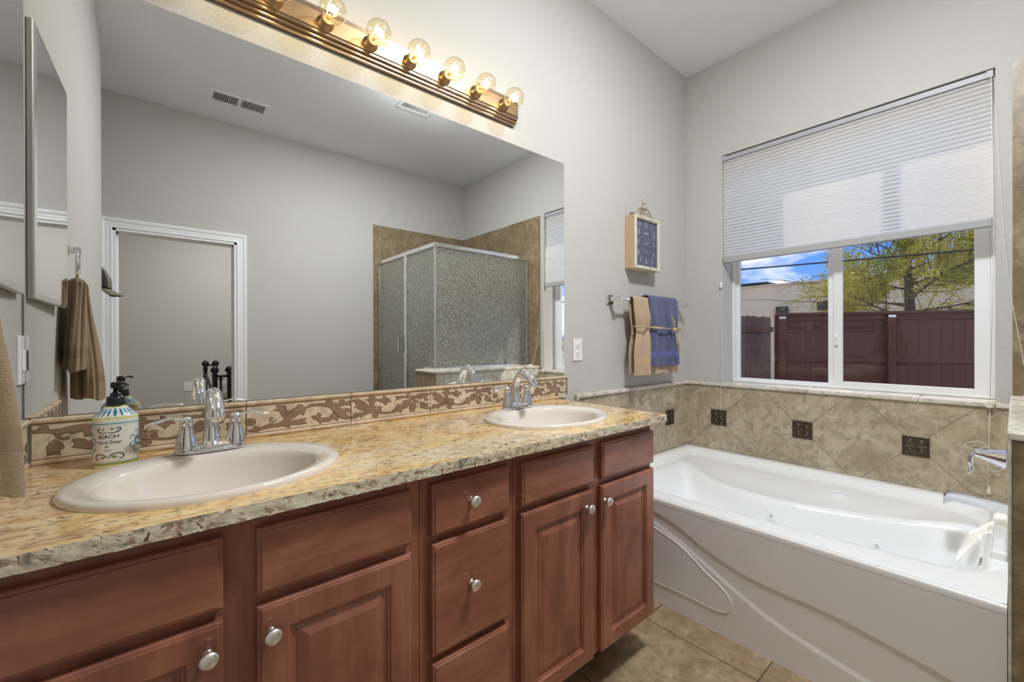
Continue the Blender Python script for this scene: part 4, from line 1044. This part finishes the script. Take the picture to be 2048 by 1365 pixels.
# ------------------------------------------------------------------ soap bottle
def soap():
    cx, cy, zb = .166, -.117, .925; A, B = .041, .029
    root = thing('soap_dispenser', 'white ceramic hand soap bottle with blue scrolls and black pump by the sink', 'soap bottle', (cx, cy, zb))
    prof = [(.93, 0), (.985, .003), (1, .008), (1, .060), (1, .110), (.985, .1155), (.94, .119), (.84, .1237), (.70, .1298), (.55, .1362), (.43, .1415), (.38, .144)]
    n = 56
    def pt(t, z):
        pz = z-zb; r = interp([(p[1], p[0]) for p in prof], pz)
        e = lambda c: math.copysign(abs(c)**.86, c)
        kb = lerp(B, .026 if False else B, 0)
        return (cx+A*r*e(math.sin(t)), cy-lerp(B, A, max(0, (1-r))*.55)*r*e(math.cos(t)), z)
    t = NT('glazed_bottle'); v = t.obj(); X, Y, Z = t.xyz(v)
    w = (.78, .75, .70)
    st = [(0, w), (.0055, (.33, .38, .06)), (.0105, (.10, .30, .26)), (.0122, w), (.1000, w), (.1003, (.10, .36, .40)), (.1035, w), (.1125, (.62, .66, .10)), (.1155, w), (.1385, (.58, .64, .12)), (.1425, w)]
    k = t.ramp(t.ma('DIVIDE', Z, .15), [(p/.15, c) for p, c in st], True)
    mb_ = t.pbr(k, .12, 0, None, Coat_Weight=.5)
    m = MB(); rings = [[pt(2*PI*i/n, zb+h) for i in range(n)] for _, h in prof]; m.ring_skin(rings, True, True, True); body = m.build('bottle', mb_, root)
    def S(s_, z, off=.0005):   # arc position -> surface point facing the camera side
        q = Vector(pt(s_/.036, z)); q2 = Vector(pt(s_/.036+.01, z)); t_ = (q2-q).normalized(); nn = Vector((t_.y, -t_.x, 0)); return q+nn*off if nn.dot(q-Vector((cx, cy, z))) > 0 else q-nn*off
    def ribbon(m, pts, w0, w1=None):
        sp = spline([(a, b, 0) for a, b in pts], 6); k_ = len(sp); rows = []
        for i, p in enumerate(sp):
            d_ = (sp[min(i+1, k_-1)]-sp[max(i-1, 0)]).normalized(); tt = i/(k_-1); w_ = (w0 if w1 is None else lerp(w0, w1, tt))*(.35+.65*math.sin(PI*min(1, tt*.9+.1)))
            rows.append([S(p.x-d_.y*w_, zb+p.y+d_.x*w_), S(p.x+d_.y*w_, zb+p.y-d_.x*w_)])
        m.ring_skin(rows, False, False, False, False)
    def dot(m, a, b, r, n_=12, off=.0006): m.poly([S(a+r*math.cos(2*PI*i/n_), zb+b+r*math.sin(2*PI*i/n_), off) for i in range(n_)])
    NV = simple('navy_glaze', (.02, .045, .09), .2); TL = simple('teal_glaze', (.03, .22, .36), .2); GR = simple('green_glaze', (.20, .27, .03), .2); BK = simple('black_lettering', (.02, .02, .025), .3)
    ox = -.010
    for s_ in (-1, 1):
        m = MB(); ribbon(m, [(ox+s_*.001, .0835), (ox+s_*.006, .0815), (ox+s_*.012, .083), (ox+s_*.0165, .088), (ox+s_*.015, .0925), (ox+s_*.0115, .0915), (ox+s_*.012, .089)], .0010)
        m.build('scroll_glaze', NV, body)
        m = MB(); ribbon(m, [(ox+s_*.001, .0235), (ox+s_*.006, .031), (ox+s_*.013, .0335), (ox+s_*.020, .030), (ox+s_*.021, .0235), (ox+s_*.017, .0205), (ox+s_*.0145, .024)], .0011)
        m.build('scroll_glaze', NV, body)
    m = MB()
    for (a, b, r) in ((ox-.0065, .0895, .0024), (ox+.0065, .0905, .0024), (ox-.001, .0500, .0024), (ox-.008, .0245, .0028), (ox+.009, .0255, .0029)): dot(m, a, b, r)
    m.build('dot_glaze', GR, body)
    m = MB()
    fx = .043
    for cxs in (fx, -fx-.010):
        for k_ in range(8):
            a = k_*PI/4+PI/8; ca, sa = math.cos(a), math.sin(a)
            m.poly([S(cxs+ca*r-sa*w_, zb+.056+(sa*r+ca*w_)*1.15, .0005) for r, w_ in ((.003, 0), (.009, -.0028), (.0125, 0), (.009, .0028))])
            a2 = k_*PI/4; ca, sa = math.cos(a2), math.sin(a2)
            ribbon(m, [(cxs+ca*.005, .056+sa*.006), (cxs+ca*.015, .056+sa*.017), (cxs+ca*.021-sa*.004, .056+(sa*.021+ca*.004)*1.25), (cxs+ca*.019-sa*.010, .056+(sa*.019+ca*.010)*1.25), (cxs+ca*.015-sa*.009, .056+(sa*.015+ca*.009)*1.2)], .0009)
    for k_ in range(22):
        a = -PI+2*PI*k_/22; s0 = a*.036
        m.poly([S(s0+w_, zb+h, .0006) for w_, h in ((0, .1170), (.0017, .1225), (.0030, .1290), (.0016, .1360), (-.0016, .1360), (-.0030, .1290), (-.0017, .1225))])
    m.build('flower_glaze', TL, body)
    m = MB()
    for k_ in range(64):
        for z_ in (.0148, .0970): dot(m, -.072+k_*.00225, z_, .00055, 6)
    add_text(m, 'BEACH', .0122, lambda a, b: S(ox+a, zb+.0725+b, .0007), 0, .78)
    add_text(m, 'Hand Soap', .0108, lambda a, b: S(ox+a, zb+.0600+b, .0007), .35, .74)
    ribbon(m, [(ox-.006, .0405), (ox, .0408), (ox+.008, .0412)], .0004)
    m.build('lettering', BK, body)
    m = MB(); z = zb+.142
    m.lathe([(.0175, 0), (.0178, .003), (.0165, .019), (.0135, .022), (.0105, .023)], (cx, cy, z), n=28, cap0=True)
    m.lathe([(.0105, .022), (.0100, .028), (.0070, .030), (.0042, .031), (.0042, .043)], (cx, cy, z), n=20, cap1=True)
    col = m.build('pump_collar', M_BLACK, root)
    m = MB(); m.lathe([(.0085, .040), (.0095, .043), (.0095, .052), (.008, .0545), (.001, .055)], (cx, cy, z), n=20, cap0=True)
    d = Vector((.62, -.78, 0)); m.tube(spline([(cx, cy, z+.0515), (cx+d.x*.016, cy+d.y*.016, z+.0528), (cx+d.x*.030, cy+d.y*.030, z+.051), (cx+d.x*.036, cy+d.y*.036, z+.0475)], 4), [.0065]*5+[.005]*5+[.0035]*3, 10, flat=.6); m.build('pump_head', M_BLACK, root)
soap()

# ------------------------------------------------------------------ ceiling vents
def vent(nm, x0, x1, y0, y1, label, bars, alongx=True):
    root = thing(nm, label, 'vent', ((x0+x1)/2, (y0+y1)/2, H))
    m = MB(); w = .028; z = H
    m.box(x0, x1, y0, y0+w, z-.006, z, .002); m.box(x0, x1, y1-w, y1, z-.006, z, .002); m.box(x0, x0+w, y0+w, y1-w, z-.006, z, .002); m.box(x1-w, x1, y0+w, y1-w, z-.006, z, .002)
    if bars == 2: m.box((x0+x1)/2-.012, (x0+x1)/2+.012, y0+w, y1-w, z-.006, z, .001)
    m.build('vent_frame', M_TRIM, root)
    m = MB(); m.box(x0+w, x1-w, y0+w, y1-w, z-.0015, z-.0005); m.build('duct_opening', M_DARK, root)
    m = MB(); n = 26 if bars == 2 else 14
    for i in range(n):
        x = lerp(x0+w, x1-w, (i+.5)/n)
        if bars == 2 and abs(x-(x0+x1)/2) < .014: continue
        m.ring_skin([[(x-.002, y0+w, z-.0016), (x+.001, y0+w, z-.008), (x+.0025, y0+w, z-.0078), (x-.0005, y0+w, z-.0016)], [(x-.002, y1-w, z-.0016), (x+.001, y1-w, z-.008), (x+.0025, y1-w, z-.0078), (x-.0005, y1-w, z-.0016)]], True, True, True, False)
    m.build('louvers', M_TRIM, root)
vent('ceiling_vent', .56, .955, -2.485, -2.305, 'white ceiling register with two rows of louvers, seen in the mirror left of center', 2)
vent('ceiling_vent', 1.70, 1.98, -1.66, -1.44, 'small square white ceiling grille, seen in the mirror beside the light bar', 1)

# ------------------------------------------------------------------ bedroom seen in the mirror
def bedroom():
    root = thing('wall_outlet', 'white wall plate on the bedroom wall seen through the doorway in the mirror', 'outlet', (.60, -5.6, .615))
    m = MB(); m.box(.555, .645, -5.6, -5.594, .555, .675, .002); m.build('cover_plate', M_PLASTIC, root)
    m = MB(); m.box(.585, .615, -5.594, -5.590, .59, .64, .002); m.build('receptacle', M_PLASTIC, root)
    bed = thing('iron_bed', 'black iron bed with ball-topped posts in the bedroom beyond the doorway', 'bed', (1.4, -4.2, 0))
    def post(x, y, zt):
        m = MB(); m.lathe([(.020, 0), (.020, zt-.11), (.026, zt-.105), (.026, zt-.095), (.018, zt-.088), (.022, zt-.075), (.036, zt-.055), (.038, zt-.045), (.026, zt-.020), (.010, zt-.006), (.001, zt)], (x, y, 0), n=16, cap0=True); return m.build('post', M_IRON, bed)
    post(.713, -3.7, .970); post(.838, -3.72, .968); post(.716, -4.7, .995); post(.815, -4.7, .995)
    m = MB(); m.tube([(.713, -3.7, .865), (.838, -3.72, .86)], .012, 8); m.tube([(.716, -4.7, .93), (.815, -4.7, .93)], .010, 8)
    m.tube([(.765, -3.71, .30), (.765, -3.71, .83)], .010, 8); m.lathe([(.016, 0), (.018, .02), (.002, .045)], (.765, -3.71, .82), n=10)
    m.tube([(.716, -4.7, .84), (.716, -4.2, .74), (.716, -3.7, .58)], .015, 8); m.tube([(.716, -4.7, .38), (.713, -3.7, .38)], .018, 8)
    m.tube([(.838, -3.72, .36), (2.2, -3.72, .36)], .018, 8); m.tube([(.815, -4.7, .36), (2.2, -4.7, .36)], .018, 8); m.tube([(2.2, -3.72, 0), (2.2, -3.72, .5)], .018, 8); m.tube([(2.2, -4.7, 0), (2.2, -4.7, .5)], .018, 8)
    m.build('rails', M_IRON, bed)
    m = MB(); m.box(.76, 2.2, -4.66, -3.76, .30, .56, .05, 4); m.build('mattress', simple('sage_bedding', (.42, .42, .34), .9, var=.15), bed)
    def pillow(x, y, z, sx, sy, sz, rot, label, c):
        m = MB(); R_ = Matrix.Rotation(rot, 4, 'Y')
        def f(u, v):
            a = lerp(-1, 1, u); 
            t = 2*PI*v; e = lambda c_: math.copysign(abs(c_)**.6, c_)
            k = (1-abs(a)**3.0)**.5; p = Vector((sx*a, sy*e(math.cos(t))*(.75+.25*k), sz*math.sin(t)*k+.006*math.sin(9*a+3*t))); p = R_ @ p
            return (x+p.x, y+p.y, z+p.z)
        m.grid(f, 24, 28); o = m.build('pillow', simple('pillow_cloth', c, .9, var=.12) if 'pillow_cloth' not in bpy.data.materials else bpy.data.materials['pillow_cloth'], None); tag(o, label, 'pillow', 'pillows on the iron bed')
    pillow(.98, -4.35, .735, .20, .28, .085, -.9, 'pale sage pillow standing against the near posts of the iron bed', (.52, .52, .43))
    pillow(1.22, -4.0, .70, .20, .26, .09, -.5, 'pale sage pillow lying farther along the iron bed', (.52, .52, .43))
bedroom()

# ================================================================== OUTDOORS
def outdoors():
    sbox('ground_outside', 3.4, 40, -14, 16, -.6, -.2, simple('dry_soil', (.26, .20, .14), .95, var=.25, scale=3))
    t = NT('fence_wood'); g = t.noise(t.obj((14, 14, .8)), 1, 4, .6); b = t.noise(t.obj(), 2.2, 3)
    MF = t.pbr(t.mix(g, t.mix(b, (.20, .066, .036), (.26, .100, .060)), (.135, .050, .030)), .8)
    P0 = Vector((8.63, 1.26, 0)); P1 = Vector((10.08, -1.06, 0)); d = (P1-P0).normalized(); n_ = Vector((d.y, -d.x, 0))
    if n_.x > 0: n_ = -n_
    zt = 1.65; zg = -.2
    def bar(m, o, dd, nn, a, b, w0, w1, z0, z1):
        v = [o+dd*s_+nn*w_ for s_, w_ in ((a, w0), (b, w0), (b, w1), (a, w1))]
        m.ring_skin([[(p.x, p.y, z0) for p in v], [(p.x, p.y, z1) for p in v]], True, True, True, False)
    root = thing('board_fence', 'brown board fence with a capped top rail running behind the tree', 'fence', (P0.x, P0.y, zg))
    m = MB(); s_ = -.0; rnd = random.Random(2)
    while s_ < 7.5:
        w = .140; bar(m, P0, d, n_, s_, s_+w, 0, .018+rnd.uniform(0, .004), zg, zt-.02); s_ += w+.006
    m.build('pickets', MF, root)
    m = MB(); bar(m, P0, d, n_, 0, 7.5, -.03, .12, zt-.005, zt+.03); bar(m, P0, d, n_, 0, 7.5, .02, .055, zt-.10, zt-.006); bar(m, P0, d, n_, 0, 7.5, .02, .055, .84, .92); bar(m, P0, d, n_, 0, 7.5, .02, .055, .0, .08); m.build('rails', MF, root)
    for k in (.05, 1.60+.0, 3.2, 4.8, 6.4):
        m = MB(); bar(m, P0, d, n_, k, k+.10, .02, .12, zg, zt-.02); m.build('fence_post', MF, root)
        m = MB(); bar(m, P0, d, n_, k, k+.10, .118, .125, zt-.07, zt-.03); m.build('bracket', M_NICKEL, root)
    # side fence with dog-eared pickets coming toward the house
    Q0 = P0+Vector((-.09, .03, 0)); e = Vector((-.93, .20, 0)).normalized(); nn = Vector((-e.y, e.x, 0))
    if nn.y > 0: nn = -nn
    root = thing('picket_fence', 'weathered brown fence of dog-eared boards meeting the capped fence at the left', 'fence', (Q0.x, Q0.y, zg))
    m = MB(); s_ = .02
    while s_ < 3.6:
        w = .135; h = zt-.035+rnd.uniform(-.012, .012); a = Q0+e*s_; b = Q0+e*(s_+w); c = .025
        pr = [(a, zg), (b, zg), (b, h-c), (b-e*c, h), (a+e*c, h), (a, h-c)]
        m.poly([(p.x+nn.x*.018, p.y+nn.y*.018, z) for p, z in pr], off=nn*.018); s_ += w+.006
    m.build('pickets', simple('weathered_board', (.20, .115, .08), .85, var=.3, scale=8), root)
    m = MB(); bar(m, Q0, e, nn, 0, 3.6, .02, .055, 1.35, 1.44); bar(m, Q0, e, nn, 0, 3.6, .02, .055, .05, .13); m.build('rails', MF, root)
    # neighbouring stucco building
    root = thing('stucco_building', 'flat-roofed beige stucco building beyond the fence', 'building', (16, 1, zg))
    MS = simple('beige_stucco', (.96, .75, .51), .9, var=.06, scale=1.5, bump=.4, bscale=30, bdist=.01)
    m = MB(); m.box(16, 24, -6, 4.75, zg, 3.02); m.build('wall', MS, root)
    m = MB(); m.box(15.95, 24.05, -6.05, 4.8, 3.02, 3.06, .01); m.build('parapet_cap', MS, root)
    for (y, z) in ((3.43, 2.17), (2.30, 2.26)):
        m = MB(); m.box(15.86, 16, y-.17, y+.17, z-.13, z+.13, .02); m.box(15.84, 15.87, y-.13, y+.13, z-.11, z+.02, .01); m.build('wall_light', simple('dark_fixture', (.04, .035, .03), .5) if 'dark_fixture' not in bpy.data.materials else bpy.data.materials['dark_fixture'], root)
    m = MB(); m.lathe([(.05, 0), (.05, .30), (.07, .31), (.07, .38)], (17, -.75, 3.05), n=12, cap1=True); m.build('roof_pipe', M_IRON, root)
    root = thing('grey_building', 'low grey roof edge far behind the left window pane', 'building', (26, 9, zg))
    m = MB(); m.box(24, 30, 6.7, 16, zg, 4.0); m.build('wall', simple('grey_siding', (.22, .22, .24), .8), root)
    m = MB(); m.box(23.7, 30, 6.5, 16, 4.0, 4.12); m.build('roof', M_IRON, root)
    o = MB().tube([(9.5, 12, 3.08), (9.5, 6, 2.83), (9.5, 2.195, 2.668), (9.5, .5, 2.600), (9.5, -1.099, 2.540), (9.5, -4, 2.43), (9.5, -12, 2.2)], .014, 8).build('power_line', M_IRON)
    tag(o, 'black overhead cable crossing the sky behind the window', 'cable')
    # tree
    root = thing('tree', 'yellow-green leafing tree behind the board fence', 'tree', (11.6, -.16, zg))
    t = NT('spring_leaf'); v = t.obj(); nz = t.noise(v, 1.8, 3); col = t.ramp(nz, [(.35, (.34, .36, .04)), (.52, (.66, .60, .10)), (.72, (.85, .74, .24))])
    dd = t.n('BsdfDiffuse'); t.L(col, dd.inputs[0]); tl = t.n('BsdfTranslucent'); t.L(col, tl.inputs[0]); k = t.n('MixShader'); k.inputs[0].default_value = .55; t.L(dd.outputs[0], k.inputs[1]); t.L(tl.outputs[0], k.inputs[2]); t.L(k.outputs[0], t.out.inputs[0])
    rnd = random.Random(11); bark = MB(); leaf = MB(); tips = []
    def branch(p, dr, L_, r, depth, calm=1.0):
        pts = [p.copy()]; dcur = dr.normalized(); seg = 5
        for i in range(seg):
            dcur = (dcur+Vector((rnd.uniform(-.13, .13), rnd.uniform(-.13, .13), rnd.uniform(-.06, .12)))*calm).normalized(); pts.append(pts[-1]+dcur*L_/seg)
        bark.tube(pts, [lerp(r, r*.45, i/seg) for i in range(seg+1)], 5)
        if depth <= 2:
            for i in range(1, seg+1): tips.append((pts[i], L_*.22, depth))
        if depth == 0: return
        for i in range(2, seg+1):
            for q in range(2):
                if calm < 1 and rnd.random() < .35: continue
                a = rnd.uniform(0, 2*PI); side = dcur.orthogonal().normalized(); side.rotate(Matrix.Rotation(a, 3, dcur))
                nd = (dcur*.55+side*rnd.uniform(.5, .9)*calm+Vector((0, 0, .12))).normalized(); branch(pts[i], nd, L_*rnd.uniform(.42, .62)*(.35 if calm < 1 else 1), r*.5, depth-1)
    base = Vector((11.6, -.16, zg)); trunk = [base, base+Vector((.02, .02, 1.0)), base+Vector((-.03, 0, 1.9)), base+Vector((.03, .04, 2.8)), base+Vector((.02, .0, 4.0))]
    bark.tube(trunk, [.13, .11, .09, .06, .025], 10)
    for i in range(22):
        z = lerp(1.7, 3.9, (i/22)**.9); a = i*2.4+rnd.uniform(-.3, .3); p = base+Vector((0, .01, z)); up = lerp(.15, .9, i/26)
        L_ = lerp(1.45, .8, i/22); branch(p, Vector((math.cos(a), math.sin(a), up)), L_*rnd.uniform(.8, 1.1), .022, 2 if i % 2 else 1)
    # long sparse limb reaching left in front of the building
    for (zz, yy, L_) in ((2.12, 1, 2.5), (2.42, 1, 2.2), (2.66, 1, 1.9)): branch(base+Vector((0, 0, zz)), Vector((-.25, 1, .02+rnd.uniform(-.02, .10))), L_, .012, 1, .45)
    bark.build('branches', simple('grey_bark', (.12, .09, .06), .9, var=.3), root)
    nl = 0
    for (p, sp, dep) in tips:
        if nl > 30000: break
        yl = p.y > 1.0
        for q in range(7 if yl else 17):
            c = p+Vector((rnd.gauss(0, .06), rnd.gauss(0, .06), rnd.gauss(0, .05))); s_ = rnd.uniform(.015, .034)
            a = Vector((rnd.uniform(-1, 1), rnd.uniform(-1, 1), rnd.uniform(-1, 1))).normalized(); b = a.orthogonal().normalized()
            V = [leaf.bm.verts.new(c+x) for x in (a*s_, b*s_*.6, -a*s_, -b*s_*.6)]; leaf.bm.faces.new(V); nl += 1
    leaf.build('foliage', t.m, root, norm=False)
outdoors()
